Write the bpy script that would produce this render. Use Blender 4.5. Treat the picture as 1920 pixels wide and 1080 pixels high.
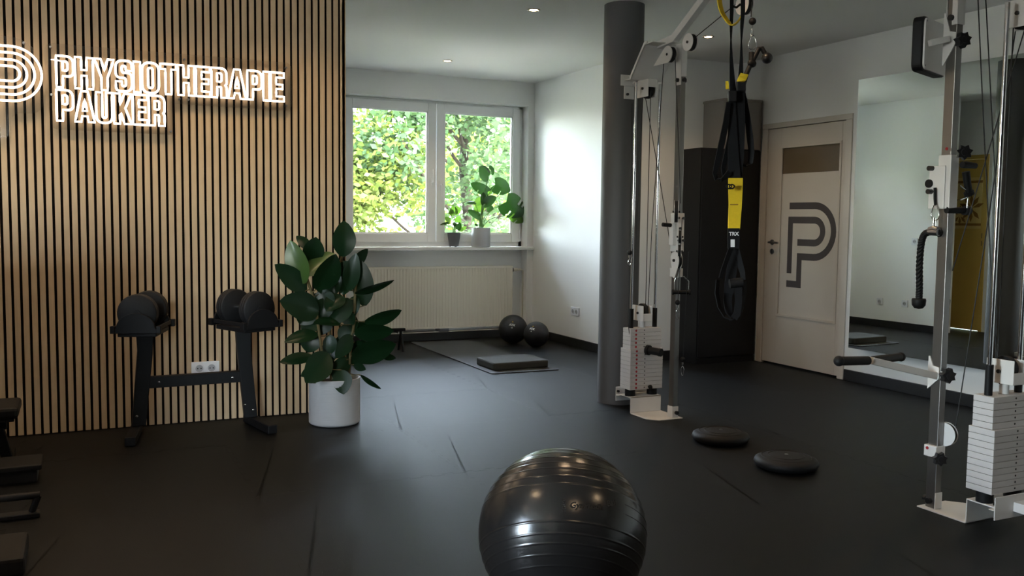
import bpy, bmesh, math, random
from mathutils import Vector, Matrix
import numpy as np
random.seed(7)
PI = math.pi
sc = bpy.context.scene
for o in list(bpy.data.objects): bpy.data.objects.remove(o)

# ------------------------------------------------------------------ camera
F, YAW, PIT, ROL, CAMZ = 1714.36, 0.44254702, 0.07504413, -0.01135767, 1.25
_f = Vector((math.sin(YAW)*math.cos(PIT), math.cos(YAW)*math.cos(PIT), -math.sin(PIT)))
_r = Vector((math.cos(YAW), -math.sin(YAW), 0)); _d = _f.cross(_r)
RT = _r*math.cos(ROL)+_d*math.sin(ROL); DN = -_r*math.sin(ROL)+_d*math.cos(ROL); FW = _f
cd = bpy.data.cameras.new('camera'); cam = bpy.data.objects.new('camera', cd); sc.collection.objects.link(cam)
cd.sensor_width = 36; cd.lens = 36*F/1920; cd.clip_start = .05; cd.clip_end = 200
m = Matrix.Identity(4)
for i in range(3): m[i][0] = RT[i]; m[i][1] = -DN[i]; m[i][2] = -FW[i]; m[i][3] = (0, 0, CAMZ)[i]
cam.matrix_world = m; sc.camera = cam
# ------------------------------------------------------------------ light + exposure
sc.view_settings.view_transform = 'Standard'; sc.view_settings.look = 'None'
sc.view_settings.gamma = 1; sc.view_settings.use_curve_mapping = False
sc.view_settings.exposure = 0.4
SKY = 14.0; SUN = 62.0; DOWN = 15.5; NEON = 3.4
w = bpy.data.worlds.new('sky'); sc.world = w; w.use_nodes = True
nt = w.node_tree; nt.nodes.clear()
st = nt.nodes.new('ShaderNodeTexSky'); st.sky_type = 'NISHITA'; st.sun_disc = False
st.sun_elevation = math.radians(50); st.sun_rotation = math.radians(150); st.air_density = 1.0; st.dust_density = 2.0
bg = nt.nodes.new('ShaderNodeBackground'); bg.inputs[1].default_value = SKY
ow = nt.nodes.new('ShaderNodeOutputWorld')
hs_ = nt.nodes.new('ShaderNodeHueSaturation'); hs_.inputs['Saturation'].default_value = .5
nt.links.new(st.outputs[0], hs_.inputs['Color']); nt.links.new(hs_.outputs[0], bg.inputs[0]); nt.links.new(bg.outputs[0], ow.inputs[0])
sl = bpy.data.lights.new('sun', 'SUN'); sl.energy = SUN; sl.angle = .01; sl.color = (1, .95, .85)
so = bpy.data.objects.new('sun', sl); sc.collection.objects.link(so)
so.rotation_euler = Vector((.42, -.55, .75)).to_track_quat('Z', 'Y').to_euler()
def portal(name, loc, rot, sx, sy):
    l = bpy.data.lights.new(name, 'AREA'); l.shape = 'RECTANGLE'; l.size = sx; l.size_y = sy; l.cycles.is_portal = True
    o = bpy.data.objects.new(name, l); sc.collection.objects.link(o); o.location = loc; o.rotation_euler = rot
portal('window_portal', (3.34, 8.99, 1.72), (-PI/2, 0, 0), 1.9, 1.4)
portal('window_portal', (-3.42, 1.85, 1.62), (0, -PI/2, 0), 1.5, 1.4)
portal('window_portal', (-2.1, -3.02, 1.62), (PI/2, 0, 0), 2.5, 1.5)

# ------------------------------------------------------------------ helpers
def ray(u, v): return RT*((u-960)/F)+DN*((v-540)/F)+FW
CP = Vector((0, 0, CAMZ))
def aX(u, v, x): d = ray(u, v); return CP+d*(x/d.x)
def aY(u, v, y): d = ray(u, v); return CP+d*(y/d.y)
def aZ(u, v, z): d = ray(u, v); return CP+d*((z-CAMZ)/d.z)
def V(*a): return Vector(a)

class MB:
    def __init__(s): s.v = []; s.f = []; s.s = []
    def add(s, vs, fs, smooth=False):
        n = len(s.v); s.v += [tuple(p) for p in vs]; s.f += [tuple(i+n for i in f) for f in fs]; s.s += [smooth]*len(fs); return s
    def box(s, x0, x1, y0, y1, z0, z1):
        return s.add([(x0,y0,z0),(x1,y0,z0),(x1,y1,z0),(x0,y1,z0),(x0,y0,z1),(x1,y0,z1),(x1,y1,z1),(x0,y1,z1)],
                     [(0,3,2,1),(4,5,6,7),(0,1,5,4),(1,2,6,5),(2,3,7,6),(3,0,4,7)])
    def obox(s, c, ax, ay, az, hx, hy, hz):
        c, ax, ay, az = Vector(c), Vector(ax).normalized(), Vector(ay).normalized(), Vector(az).normalized()
        P = [c+ax*(hx*i)+ay*(hy*j)+az*(hz*k) for k in (-1, 1) for i, j in ((-1,-1),(1,-1),(1,1),(-1,1))]
        return s.add(P, [(0,3,2,1),(4,5,6,7),(0,1,5,4),(1,2,6,5),(2,3,7,6),(3,0,4,7)])
    def bar(s, p0, p1, a, b, up=(0,0,1)):
        p0, p1 = Vector(p0), Vector(p1); d = (p1-p0).normalized(); x = d.cross(Vector(up)).normalized(); y = x.cross(d)
        return s.obox((p0+p1)/2, d, x, y, (p1-p0).length/2, a/2, b/2)
    def cyl(s, p0, p1, r, n=16, r2=None, cap=True):
        p0, p1 = Vector(p0), Vector(p1); r2 = r if r2 is None else r2
        d = (p1-p0).normalized(); a = d.orthogonal().normalized(); b = d.cross(a)
        c = [(math.cos(2*PI*i/n), math.sin(2*PI*i/n)) for i in range(n)]
        s.add([p0+(a*x+b*y)*r for x, y in c]+[p1+(a*x+b*y)*r2 for x, y in c], [(i,(i+1)%n,n+(i+1)%n,n+i) for i in range(n)], True)
        if cap:
            s.add([p0+(a*x+b*y)*r for x, y in c], [tuple(range(n))[::-1]]); s.add([p1+(a*x+b*y)*r2 for x, y in c], [tuple(range(n))])
        return s
    def tube(s, pts, r, n=8, closed=False, cap=True):
        pts = [Vector(p) for p in pts]; N = len(pts); rs = r if isinstance(r, (list, tuple)) else [r]*N
        vs = []; prev = None
        for i, p in enumerate(pts):
            if closed: t = (pts[(i+1)%N]-pts[i-1])
            else: t = pts[min(i+1, N-1)]-pts[max(i-1, 0)]
            t.normalize()
            if prev is None: a = t.orthogonal().normalized()
            else:
                a = prev-t*prev.dot(t); a = a.normalized() if a.length > 1e-6 else t.orthogonal().normalized()
            prev = a; b = t.cross(a)
            vs += [p+(a*math.cos(2*PI*k/n)+b*math.sin(2*PI*k/n))*rs[i] for k in range(n)]
        fs = [(i*n+k, i*n+(k+1)%n, ((i+1)%N)*n+(k+1)%n, ((i+1)%N)*n+k) for i in range(N if closed else N-1) for k in range(n)]
        s.add(vs, fs, True)
        if not closed and cap: s.add(vs[:n], [tuple(range(n))[::-1]]); s.add(vs[-n:], [tuple(range(n))])
        return s
    def lathe(s, c, prof, n=40, axis=(0,0,1), smooth=True):
        c = Vector(c); d = Vector(axis).normalized(); a = d.orthogonal().normalized(); b = d.cross(a); vs = []
        for r, z in prof: vs += [c+d*z+(a*math.cos(2*PI*k/n)+b*math.sin(2*PI*k/n))*max(r, 1e-5) for k in range(n)]
        return s.add(vs, [(i*n+k, i*n+(k+1)%n, (i+1)*n+(k+1)%n, (i+1)*n+k) for i in range(len(prof)-1) for k in range(n)], smooth)
    def ball(s, c, r, n=20, m=12, sc_=(1,1,1)):
        c = Vector(c); vs = []
        for i in range(m+1):
            t = PI*i/m
            vs += [c+Vector((r*math.sin(t)*math.cos(2*PI*k/n)*sc_[0], r*math.sin(t)*math.sin(2*PI*k/n)*sc_[1], r*math.cos(t)*sc_[2])) for k in range(n)]
        return s.add(vs, [(i*n+k, i*n+(k+1)%n, (i+1)*n+(k+1)%n, (i+1)*n+k) for i in range(m) for k in range(n)], True)
    def prism(s, poly, o, ux, uy, t0, t1):
        o, ux, uy = Vector(o), Vector(ux), Vector(uy); nz = ux.cross(uy).normalized(); n = len(poly)
        A = [o+ux*x+uy*y+nz*t0 for x, y in poly]; B = [o+ux*x+uy*y+nz*t1 for x, y in poly]
        return s.add(A+B, [tuple(range(n))[::-1], tuple(range(n, 2*n))]+[(i,(i+1)%n,n+(i+1)%n,n+i) for i in range(n)])
    def ribbon(s, pts, side, w, t):
        pts = [Vector(p) for p in pts]; N = len(pts); ws = w if isinstance(w, (list, tuple)) else [w]*N; vs = []
        sds = side if isinstance(side, list) else [side]*N
        for i, p in enumerate(pts):
            tg = (pts[min(i+1, N-1)]-pts[max(i-1, 0)]).normalized(); sd = Vector(sds[i]); sd = (sd-tg*sd.dot(tg)).normalized(); nn = tg.cross(sd)
            vs += [p+sd*(ws[i]/2)*a+nn*(t/2)*b for a, b in ((-1,-1),(1,-1),(1,1),(-1,1))]
        fs = [(i*4+k, i*4+(k+1)%4, (i+1)*4+(k+1)%4, (i+1)*4+k) for i in range(N-1) for k in range(4)]
        return s.add(vs, fs+[(0,1,2,3), tuple(4*(N-1)+k for k in (3,2,1,0))])

ORG = {}
def obj(name, mb, mat, parent=None, org=None, bevel=0, rc=True, kind=None, label=None):
    if parent is not None: org = ORG[parent.name]
    org = Vector(org) if org is not None else Vector((0, 0, 0))
    me = bpy.data.meshes.new(name); me.from_pydata([tuple(Vector(p)-org) for p in mb.v], [], mb.f)
    me.polygons.foreach_set('use_smooth', mb.s)
    if rc:
        bm = bmesh.new(); bm.from_mesh(me); bmesh.ops.recalc_face_normals(bm, faces=bm.faces[:]); bm.to_mesh(me); bm.free()
    o = bpy.data.objects.new(name, me); sc.collection.objects.link(o); me.materials.append(mat)
    if parent is not None: o.parent = parent
    else: o.location = org
    ORG[o.name] = org
    if bevel:
        b = o.modifiers.new('bevel', 'BEVEL'); b.width = bevel; b.segments = 2; b.limit_method = 'ANGLE'; b.angle_limit = .7
    if kind: o['kind'] = kind
    if label: o['label'] = label
    return o
def share(src, name, parent, off):
    o = bpy.data.objects.new(name, src.data); sc.collection.objects.link(o); o.parent = parent; o.location = off; ORG[o.name] = ORG[parent.name]
    for md in src.modifiers:
        if md.type == 'BEVEL':
            b = o.modifiers.new('bevel', 'BEVEL'); b.width = md.width; b.segments = 1; b.limit_method = 'ANGLE'
    return o
def thing(name, loc, label, cat, group=None):
    o = bpy.data.objects.new(name, None); sc.collection.objects.link(o); o.location = loc; o.empty_display_size = .1
    ORG[o.name] = Vector(loc); o['label'] = label; o['category'] = cat
    if group: o['group'] = group
    return o
def tag(o, label, cat, group=None):
    o['label'] = label; o['category'] = cat
    if group: o['group'] = group
    return o
def struct(name, mb, mat, **k): return obj(name, mb, mat, kind='structure', **k)
def rpoly(pts, seg=5):
    out = []; n = len(pts)
    for i, p in enumerate(pts):
        r = p[2] if len(p) > 2 else 0; P = Vector(p[:2])
        if r <= 0: out.append(tuple(P)); continue
        A = Vector(pts[i-1][:2])-P; B = Vector(pts[(i+1)%n][:2])-P
        r1 = min(r, A.length*.5, B.length*.5) if r < 9 else r
        a = P+A.normalized()*r1; b = P+B.normalized()*r1
        for k in range(seg+1):
            t = k/seg; out.append(tuple(a*(1-t)**2+P*2*t*(1-t)+b*t*t))
    return out
def dense(pts, step, closed=True):
    out = []; n = len(pts)
    for i in range(n if closed else n-1):
        a, b = Vector(pts[i]), Vector(pts[(i+1)%n]); k = max(1, int((b-a).length/step))
        out += [a+(b-a)*(j/k) for j in range(k)]
    if not closed: out.append(Vector(pts[-1]))
    return out
def spline(pts, k=6):
    P = [Vector(p) for p in pts]; out = []
    for i in range(len(P)-1):
        p0, p1, p2, p3 = P[max(i-1, 0)], P[i], P[i+1], P[min(i+2, len(P)-1)]
        for j in range(k):
            t = j/k; out.append(.5*((2*p1)+(p2-p0)*t+(2*p0-5*p1+4*p2-p3)*t*t+(3*p1-p0-3*p2+p3)*t**3))
    out.append(P[-1]); return out
def textmb(txt, size, o, ux, uy, bold=0, shear=0, align='LEFT', depth=.0005, wrap=None):
    c = bpy.data.curves.new('t', 'FONT'); c.body = txt; c.size = size; c.offset = bold; c.shear = shear; c.align_x = align; c.resolution_u = 4
    t = bpy.data.objects.new('t', c); sc.collection.objects.link(t); dg = bpy.context.evaluated_depsgraph_get()
    me = t.evaluated_get(dg).to_mesh(); o, ux, uy = Vector(o), Vector(ux), Vector(uy); nz = ux.cross(uy)
    mb = MB(); mb.add([(wrap(v.co.x, v.co.y) if wrap else o+ux*v.co.x+uy*v.co.y+nz*depth) for v in me.vertices], [tuple(p.vertices) for p in me.polygons])
    bpy.data.objects.remove(t); bpy.data.curves.remove(c); return mb

# ------------------------------------------------------------------ materials
def srgb(r, g, b): return tuple(((c/255)/12.92 if c <= 10 else ((c/255+.055)/1.055)**2.4) for c in (r, g, b))+(1,)
def mat(name, col, rough=.5, metal=0, var=.06, scale=8, bump=0, bscale=60, spec=.5, emit=None, es=0, coat=0, stretch=None, trans=0, sub=0):
    mt = bpy.data.materials.new(name); mt.use_nodes = True; N = mt.node_tree.nodes; L = mt.node_tree.links
    p = N['Principled BSDF']; p.inputs['Roughness'].default_value = rough; p.inputs['Metallic'].default_value = metal
    p.inputs['Specular IOR Level'].default_value = spec; p.inputs['Coat Weight'].default_value = coat
    tc = N.new('ShaderNodeTexCoord'); mp = N.new('ShaderNodeMapping'); L.new(tc.outputs['Object'], mp.inputs[0])
    if stretch: mp.inputs['Scale'].default_value = stretch
    nz = N.new('ShaderNodeTexNoise'); nz.inputs['Scale'].default_value = scale; nz.inputs['Detail'].default_value = 4; L.new(mp.outputs[0], nz.inputs['Vector'])
    mx = N.new('ShaderNodeMix'); mx.data_type = 'RGBA'; c = Vector(col[:3])
    mx.inputs[6].default_value = tuple(c*(1-var))+(1,); mx.inputs[7].default_value = tuple(c*(1+var))+(1,)
    L.new(nz.outputs[0], mx.inputs[0]); L.new(mx.outputs[2], p.inputs['Base Color'])
    if bump:
        n2 = N.new('ShaderNodeTexNoise'); n2.inputs['Scale'].default_value = bscale; n2.inputs['Detail'].default_value = 3; L.new(mp.outputs[0], n2.inputs['Vector'])
        bp = N.new('ShaderNodeBump'); bp.inputs['Strength'].default_value = bump; bp.inputs['Distance'].default_value = .003
        L.new(n2.outputs[0], bp.inputs['Height']); L.new(bp.outputs[0], p.inputs['Normal'])
    if emit: p.inputs['Emission Color'].default_value = emit; p.inputs['Emission Strength'].default_value = es
    return mt
def glassy(name, col, fac, rough=.02):
    mt = bpy.data.materials.new(name); mt.use_nodes = True; N = mt.node_tree.nodes; L = mt.node_tree.links; N.clear()
    t = N.new('ShaderNodeBsdfTransparent'); t.inputs[0].default_value = col; g = N.new('ShaderNodeBsdfGlossy'); g.inputs['Roughness'].default_value = rough
    fr = N.new('ShaderNodeFresnel'); fr.inputs[0].default_value = 1.45; ad = N.new('ShaderNodeMath'); ad.operation = 'ADD'; ad.inputs[1].default_value = fac
    L.new(fr.outputs[0], ad.inputs[0]); mx = N.new('ShaderNodeMixShader'); L.new(ad.outputs[0], mx.inputs[0])
    o = N.new('ShaderNodeOutputMaterial'); L.new(t.outputs[0], mx.inputs[1]); L.new(g.outputs[0], mx.inputs[2]); L.new(mx.outputs[0], o.inputs[0]); return mt
def leafmat(name, col, tr=.3, rough=.35, var=.35, scale=6):
    mt = mat(name, col, rough, 0, var, scale, spec=.5); N = mt.node_tree.nodes; L = mt.node_tree.links; p = N['Principled BSDF']
    t = N.new('ShaderNodeBsdfTranslucent'); t.inputs[0].default_value = (min(1, col[0]*2.2), min(1, col[1]*2.2), col[2]*1.2, 1)
    mx = N.new('ShaderNodeMixShader'); mx.inputs[0].default_value = tr; o = N['Material Output']
    L.new(p.outputs[0], mx.inputs[1]); L.new(t.outputs[0], mx.inputs[2]); L.new(mx.outputs[0], o.inputs[0]); return mt
M = {}
M['wall'] = mat('painted_wall', (.90, .90, .88, 1), .7, var=.012, scale=3, bump=.15, bscale=160)
M['grey_wall'] = mat('bounce_damping_wall_paint', (.10, .10, .10, 1), .7, var=.03)  # dark tone given to the unseen walls so they bounce less light
M['ceil'] = mat('painted_ceiling', (.86, .86, .84, 1), .8, var=.02, scale=1.2, bump=.1, bscale=120)
M['base'] = mat('black_baseboard', (.012, .012, .013, 1), .45)
M['floor'] = mat('black_rubber', (.0055, .006, .0065, 1), .48, var=.5, scale=320, bump=.5, bscale=340, spec=.16)
M['under'] = mat('dark_screed', (.01, .01, .01, 1), .9)
M['felt'] = mat('black_felt', (.006, .005, .005, 1), 1, var=.3, scale=80, spec=.1)
M['oak'] = mat('oak_veneer', (.58, .44, .285, 1), .5, var=.2, scale=14, stretch=(5, 5, .25), bump=.15, bscale=50, spec=.3)
M['oak_end'] = mat('oak_end_panel', (.60, .38, .19, 1), .5, var=.15, scale=14, stretch=(5, 5, .25))
M['upvc'] = mat('white_window_plastic', (.92, .93, .93, 1), .3, var=.01)
M['sill'] = mat('pale_sill_stone', (.78, .78, .76, 1), .35, var=.03, scale=30)
M['rad'] = mat('cream_radiator_enamel', (.74, .70, .60, 1), .4, var=.02)
M['column'] = mat('grey_column_paint', (.085, .082, .082, 1), .6, var=.05, scale=5, bump=.1)
M['white'] = mat('white_powder_coat', (.74, .72, .69, 1), .35, var=.02)
M['plate'] = mat('white_weight_enamel', (.58, .56, .545, 1), .45, var=.03)
M['alu'] = mat('brushed_aluminium', (.24, .23, .22, 1), .42, 1, var=.06, scale=30, stretch=(8, 8, .5))
M['chrome'] = mat('chrome', (.75, .75, .75, 1), .12, 1, var=.01)
M['steel'] = mat('grey_steel', (.35, .35, .36, 1), .3, 1)
M['black'] = mat('black_plastic', (.012, .012, .013, 1), .35, var=.1)
M['rubber'] = mat('black_rubber_grip', (.006, .006, .0065, 1), .6, var=.2, scale=60, spec=.3)
M['cable'] = mat('black_cable', (.008, .008, .008, 1), .5)
M['web'] = mat('black_webbing', (.008, .008, .009, 1), .85, var=.2, scale=200, spec=.2)
M['yellow'] = mat('yellow_webbing', (.74, .50, .012, 1), .7, var=.08, scale=120, bump=.2, bscale=300)
M['black_metal'] = mat('black_powder_coat', (.005, .0055, .007, 1), .55, var=.15, scale=80, spec=.25)
M['iron'] = mat('dark_iron', (.008, .0085, .010, 1), .6, 0, var=.2, scale=60, bump=.2, bscale=200, spec=.3)
M['red'] = mat('red_sticker', (.35, .015, .02, 1), .5)
M['door'] = mat('white_door_lacquer', (.66, .60, .53, 1), .4, var=.03, scale=3, stretch=(1, 1, .3))
M['frost'] = mat('frosted_white_glass', (.68, .63, .565, 1), .35, var=.02)
M['strip'] = mat('dark_clear_glass', (.16, .12, .075, 1), .12, var=.25, scale=1.5)
M['logo'] = mat('grey_logo_film', (.085, .075, .078, 1), .5, var=.05)
M['locker'] = mat('anthracite_locker', (.007, .007, .008, 1), .55, var=.06, spec=.3)
M['lockbox'] = mat('grey_box', (.24, .215, .195, 1), .6, var=.05)
M['yellow_door'] = mat('yellow_door', (.62, .42, .09, 1), .5, var=.06, scale=3)
M['poster'] = mat('yellow_print', (.74, .55, .20, 1), .7, var=.05)
M['brownprint'] = mat('brown_print', (.26, .13, .015, 1), .7)
M['pot'] = mat('white_ribbed_ceramic', (.48, .49, .51, 1), .55, var=.06, scale=30, stretch=(.4, .4, 9), bump=.35, bscale=30)
M['greypot'] = mat('grey_ribbed_plastic', (.13, .14, .145, 1), .5)
M['soil'] = mat('soil', (.02, .013, .008, 1), .95, var=.4, scale=50, bump=.6)
M['leaf'] = leafmat('dark_rubber_leaf', (.006, .024, .008, 1), .04, .32, .3, 10)
M['leaf'].node_tree.nodes['Principled BSDF'].inputs['Specular IOR Level'].default_value = .28
M['leaf_l'] = leafmat('light_rubber_leaf', (.045, .095, .02, 1), .12, .3, .25, 10)
M['stem'] = mat('brown_green_stem', (.11, .085, .03, 1), .7, var=.3, scale=40)
M['monst'] = leafmat('monstera_leaf', (.018, .06, .014, 1), .13, .25, .2, 10)
M['monst_l'] = leafmat('pale_monstera_leaf', (.08, .17, .03, 1), .30, .35, .2, 10)
M['gstem'] = mat('green_stem', (.10, .22, .05, 1), .6)
M['socket'] = mat('white_socket_plastic', (.80, .82, .86, 1), .3, var=.01)
M['recess'] = mat('shaded_socket_plastic', (.42, .43, .46, 1), .4)
M['dark'] = mat('dark_hole', (.006, .006, .006, 1), .8)
M['gball'] = mat('anthracite_ball_vinyl', (.013, .012, .0115, 1), .21, var=.08, scale=40, bump=.04, bscale=400, spec=.6)
M['print'] = mat('black_print', (.004, .004, .004, 1), .6)
M['pad'] = mat('grey_foam_pad', (.055, .056, .05, 1), .85, spec=.2, var=.08, scale=90, bump=.3, bscale=300)
M['yoga'] = mat('dark_yoga_mat', (.040, .043, .046, 1), .75, var=.2, scale=200, bump=.4, bscale=300)
M['medball'] = mat('black_medicine_ball', (.012, .013, .016, 1), .5, var=.2, bump=.8, bscale=70)
M['wprint'] = mat('white_print', (.8, .8, .8, 1), .6, var=.01)
M['mirror'] = mat('silvered_mirror', (.80, .84, .81, 1), .0, 1, var=0)
M['glass'] = glassy('window_glass', (.97, .99, .98, 1), .01)
M['acrylic'] = glassy('acrylic_sheet', (.97, .96, .95, 1), .01, .08)
M['neon'] = mat('neon_tube', (1, .9, .8, 1), .3, var=0, emit=(1, .83, .66, 1), es=NEON)
M['lamp'] = mat('lamp_lens', (1, .9, .75, 1), .3, var=0, emit=(1, .72, .40, 1), es=40)
M['lampring'] = mat('brushed_lamp_ring', (.35, .30, .24, 1), .35, 1)
M['bark'] = mat('tree_bark', (.022, .018, .014, 1), .9, spec=.05, var=.3, scale=12, bump=.8, bscale=20)
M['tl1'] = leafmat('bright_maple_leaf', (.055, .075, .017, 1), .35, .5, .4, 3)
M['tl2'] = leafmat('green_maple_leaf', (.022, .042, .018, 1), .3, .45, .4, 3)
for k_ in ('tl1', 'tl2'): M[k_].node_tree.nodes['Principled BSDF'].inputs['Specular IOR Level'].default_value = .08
M['paving'] = mat('pale_gravel', (.42, .40, .36, 1), .9, var=.2, scale=5)
M['sofafab'] = mat('bench_vinyl', (.010, .010, .010, 1), .6, var=.1, scale=60, spec=.25)

# ------------------------------------------------------------------ room shell
XL, XA0, XA1, XR = -3.4, 1.88, 4.41, 5.51      # left wall, alcove left/right, right wall
YB, YS, YH, YW, YK = -3.0, 5.775, 7.03, 8.79, 6.80
H = 2.69
struct('floor', MB().box(XL-.3, XR+.3, YB-.3, YW+.4, -.3, -.009), M['under'])
fl = bpy.data.objects['floor']
struct('ceiling', MB().box(XL-.3, XR+.3, YB-.3, YW+.5, H, H+.35), M['ceil'])
# interlocking rubber mats
def tooth_edge(n, d, ph):
    out = []; p = 1.0/n
    for i in range(n):
        x = i*p; s = 1
        out += [(x+p*.14, 0), (x+p*.08, d*s), (x+p*.58, d*s), (x+p*.52, 0)]
    return out
T = tooth_edge(9, .022, 0); g = .0005
tx0, ty0 = -.31, 4.104
tiles = {}
def tile_poly():
    bot = [(x, y) for x, y in T]; top = [(x, 1+y) for x, y in T][::-1]
    rt = [(1+y, x) for x, y in T]; lf = [(y, x) for x, y in T][::-1]
    return [(.0, 0)]+bot+[(1, 0)]+rt+[(1, 1)]+top+[(0, 1)]+lf
tp = tile_poly()
# inset slightly for a visible hairline joint
c_ = Vector((.5, .5)); tpi = []
n_ = len(tp)
for i in range(n_):
    a, b, c = Vector(tp[i-1]), Vector(tp[i]), Vector(tp[(i+1)%n_])
    e1 = (b-a).normalized(); e2 = (c-b).normalized(); nn = Vector((-e1.y-e2.y, e1.x+e2.x))
    nn = nn.normalized() if nn.length > .01 else Vector((-e1.y, e1.x)); tpi.append(tuple(b+nn*g))
ft = None; k = 0
for i in range(-4, 7):
    for j in range(-8, 6):
        x, y = tx0+i, ty0+j
        if x > XR or y > YW or x < XL-.95 or y < YB-.9: continue
        if y < -2: continue
        if ft is None:
            ft = obj('rubber_tile', MB().prism(tpi, (0, 0, 0), (1,0,0), (0,1,0), -.009, 0), M['floor'], fl); ft.location = (x, y, 0)
        else: share(ft, 'rubber_tile', fl, (x, y, random.uniform(-.0006, 0)))
# walls
struct('wall_left', MB().box(XL-.3, XL, YB, 1.2, 0, H).box(XL-.3, XL, 2.5, YH+.2, 0, H).box(XL-.3, XL, 1.2, 2.5, 0, .85).box(XL-.3, XL, 1.2, 2.5, 2.38, H), M['grey_wall'])
struct('wall_rear', MB().box(XL-.3, -3.3, YB-.3, YB, 0, H).box(-.9, XR+.3, YB-.3, YB, 0, H).box(XL-.3, -2.55, YB-.3, YB, 0, H).box(-3.3, -.9, YB-.3, YB, 0, .85).box(-3.3, -.9, YB-.3, YB, 2.38, H), M['grey_wall'])
struct('wall_light_block_tall', MB().box(-.9, -.75, YB, -.5, 0, H), M['grey_wall'])  # added out of view to keep rear window light off the machines
struct('wall_right', MB().box(XR, XR+.3, YB, 5.44, 0, H).box(XR, XR+.3, 6.45, YK+.2, 0, H).box(XR, XR+.3, 5.44, 6.45, 2.075, H).box(XR+.12, XR+.3, 5.44, 6.45, 0, 2.075), M['wall'])
struct('wall_locker_side', MB().box(XA1, XR, YK, YK+.2, 0, H), M['wall'])
struct('wall_alcove_right', MB().box(XA1, XA1+.25, YK+.2, YW+.4, 0, H), M['wall'])
struct('wall_alcove_left', MB().box(XA0-.25, XA0, YH, YW+.4, 0, H), M['wall'])
WX0, WX1, WZ0, WZ1 = 2.345, 4.337, .955, 2.449
struct('wall_window', MB().box(XA0-.25, WX0, YW, YW+.4, 0, H).box(WX1, XA1+.25, YW, YW+.4, 0, H).box(WX0, WX1, YW, YW+.4, WZ1, H)
       .box(WX0, WX1, YW+.14, YW+.4, 0, WZ0-.03).box(WX0, WX1, YW, YW+.14, 0, .08), M['wall'])
# partition carrying the slats; hallway behind it
pt = struct('wall_partition', MB().box(XL, 1.525, YS+.012, YS+.12, 0, H), M['wall'])
struct('wall_hall', MB().box(.95, XA0-.25, 7.90, 8.1, 0, H).box(.95, 1.2, YS+.12, 6.93, 0, H).box(.95, 1.2, 7.83, 7.9, 0, H).box(.95, 1.2, 6.93, 7.83, 2.06, H), M['wall'])
struct('baseboard_alcove', MB().box(XA0, XA1, YW-.014, YW, 0, .082), M['base'], bevel=.003)
struct('baseboard_alcove_right', MB().box(XA1-.014, XA1, YK+.0, YW-.014, 0, .086), M['base'], bevel=.003)
struct('baseboard_alcove_left', MB().box(XA0, XA0+.014, YH, YW-.014, 0, .086), M['base'], bevel=.003)
struct('baseboard_right', MB().box(XR-.014, XR, YB, 5.40, 0, .088), M['base'], bevel=.003)
struct('baseboard_locker_side', MB().box(XA1, XR-.0, YK-.014, YK, 0, .086), M['base'], bevel=.003)
# slats
felt = obj('felt_backing', MB().box(XL, 1.545, YS, YS+.012, .0, H), M['felt'], pt)
pitch = (1.545+.343)/44.0
pitch = .0430
s0 = None; x = 1.545-.0145
while x > XL+.05:
    # slat right edge sits at x+.0145
    if s0 is None: s0 = obj('slat', MB().box(-.0145, .0145, YS-.011, YS, .004, H-.002), M['oak'], pt, bevel=.001); s0.location = (x, 0, 0)
    else: share(s0, 'slat', pt, (x, 0, 0))
    x -= pitch
obj('end_panel', MB().box(1.527, 1.548, YS-.011, YS+.125, 0, H), M['oak_end'], pt)

# ------------------------------------------------------------------ alcove window
wn = struct('window_1', MB().box(WX0, WX1, YW+.14, YW+.21, WZ0, WZ0+.062).box(WX0, WX1, YW+.14, YW+.21, WZ1-.03, WZ1)
            .box(WX0, WX0+.035, YW+.14, YW+.21, WZ0, WZ1).box(WX1-.045, WX1, YW+.14, YW+.21, WZ0, WZ1), M['upvc'], bevel=.004)
XM = 3.345
def sash(x0, x1, z0, z1, hx, hz, hl):
    y0, y1, b = YW+.118, YW+.19, .088
    f = obj('sash', MB().box(x0, x0+b, y0, y1, z0, z1).box(x1-b, x1, y0, y1, z0, z1).box(x0+b, x1-b, y0, y1, z0, z0+b).box(x0+b, x1-b, y0, y1, z1-b, z1), M['upvc'], wn, bevel=.006)
    obj('glazing_bead', MB().box(x0+b, x0+b+.012, y0+.02, y0+.034, z0+b, z1-b).box(x1-b-.012, x1-b, y0+.02, y0+.034, z0+b, z1-b)
        .box(x0+b, x1-b, y0+.02, y0+.034, z0+b, z0+b+.012).box(x0+b, x1-b, y0+.02, y0+.034, z1-b-.012, z1-b), M['upvc'], f)
    obj('glazing_seal', MB().box(x0+b, x0+b+.005, y0+.036, y0+.05, z0+b, z1-b).box(x1-b-.005, x1-b, y0+.036, y0+.05, z0+b, z1-b), M['base'], f)
    obj('glass_pane', MB().box(x0+b, x1-b, y0+.04, y0+.046, z0+b, z1-b), M['glass'], f)
    h = MB().box(hx-.013, hx+.013, y0-.01, y0, hz-.035, hz+.035).cyl((hx, y0-.045, hz), (hx, y0-.005, hz), .009, 10)
    h.tube(spline([(hx, y0-.04, hz), (hx, y0-.048, hz+hl*.2), (hx, y0-.045, hz+hl)]), .009, 8)
    obj('window_handle', h, M['upvc'], f)
sash(WX0+.03, XM-.004, WZ0+.05, WZ1-.022, XM-.047, 1.62, .13)
sash(XM+.004, WX1-.035, WZ0+.05, WZ1-.022, XM+.045, 1.60, -.12)
hg = MB()
for z in (1.09, 2.25): hg.cyl((WX1-.034, YW+.11, z-.045), (WX1-.034, YW+.11, z+.045), .007, 8)
obj('hinge', hg, M['upvc'], wn)
struct('trim_window_sill', MB().box(WX0-.14, XA1-.001, YW-.035, YW+.139, WZ0-.03, WZ0), M['sill'], bevel=.003)
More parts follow.
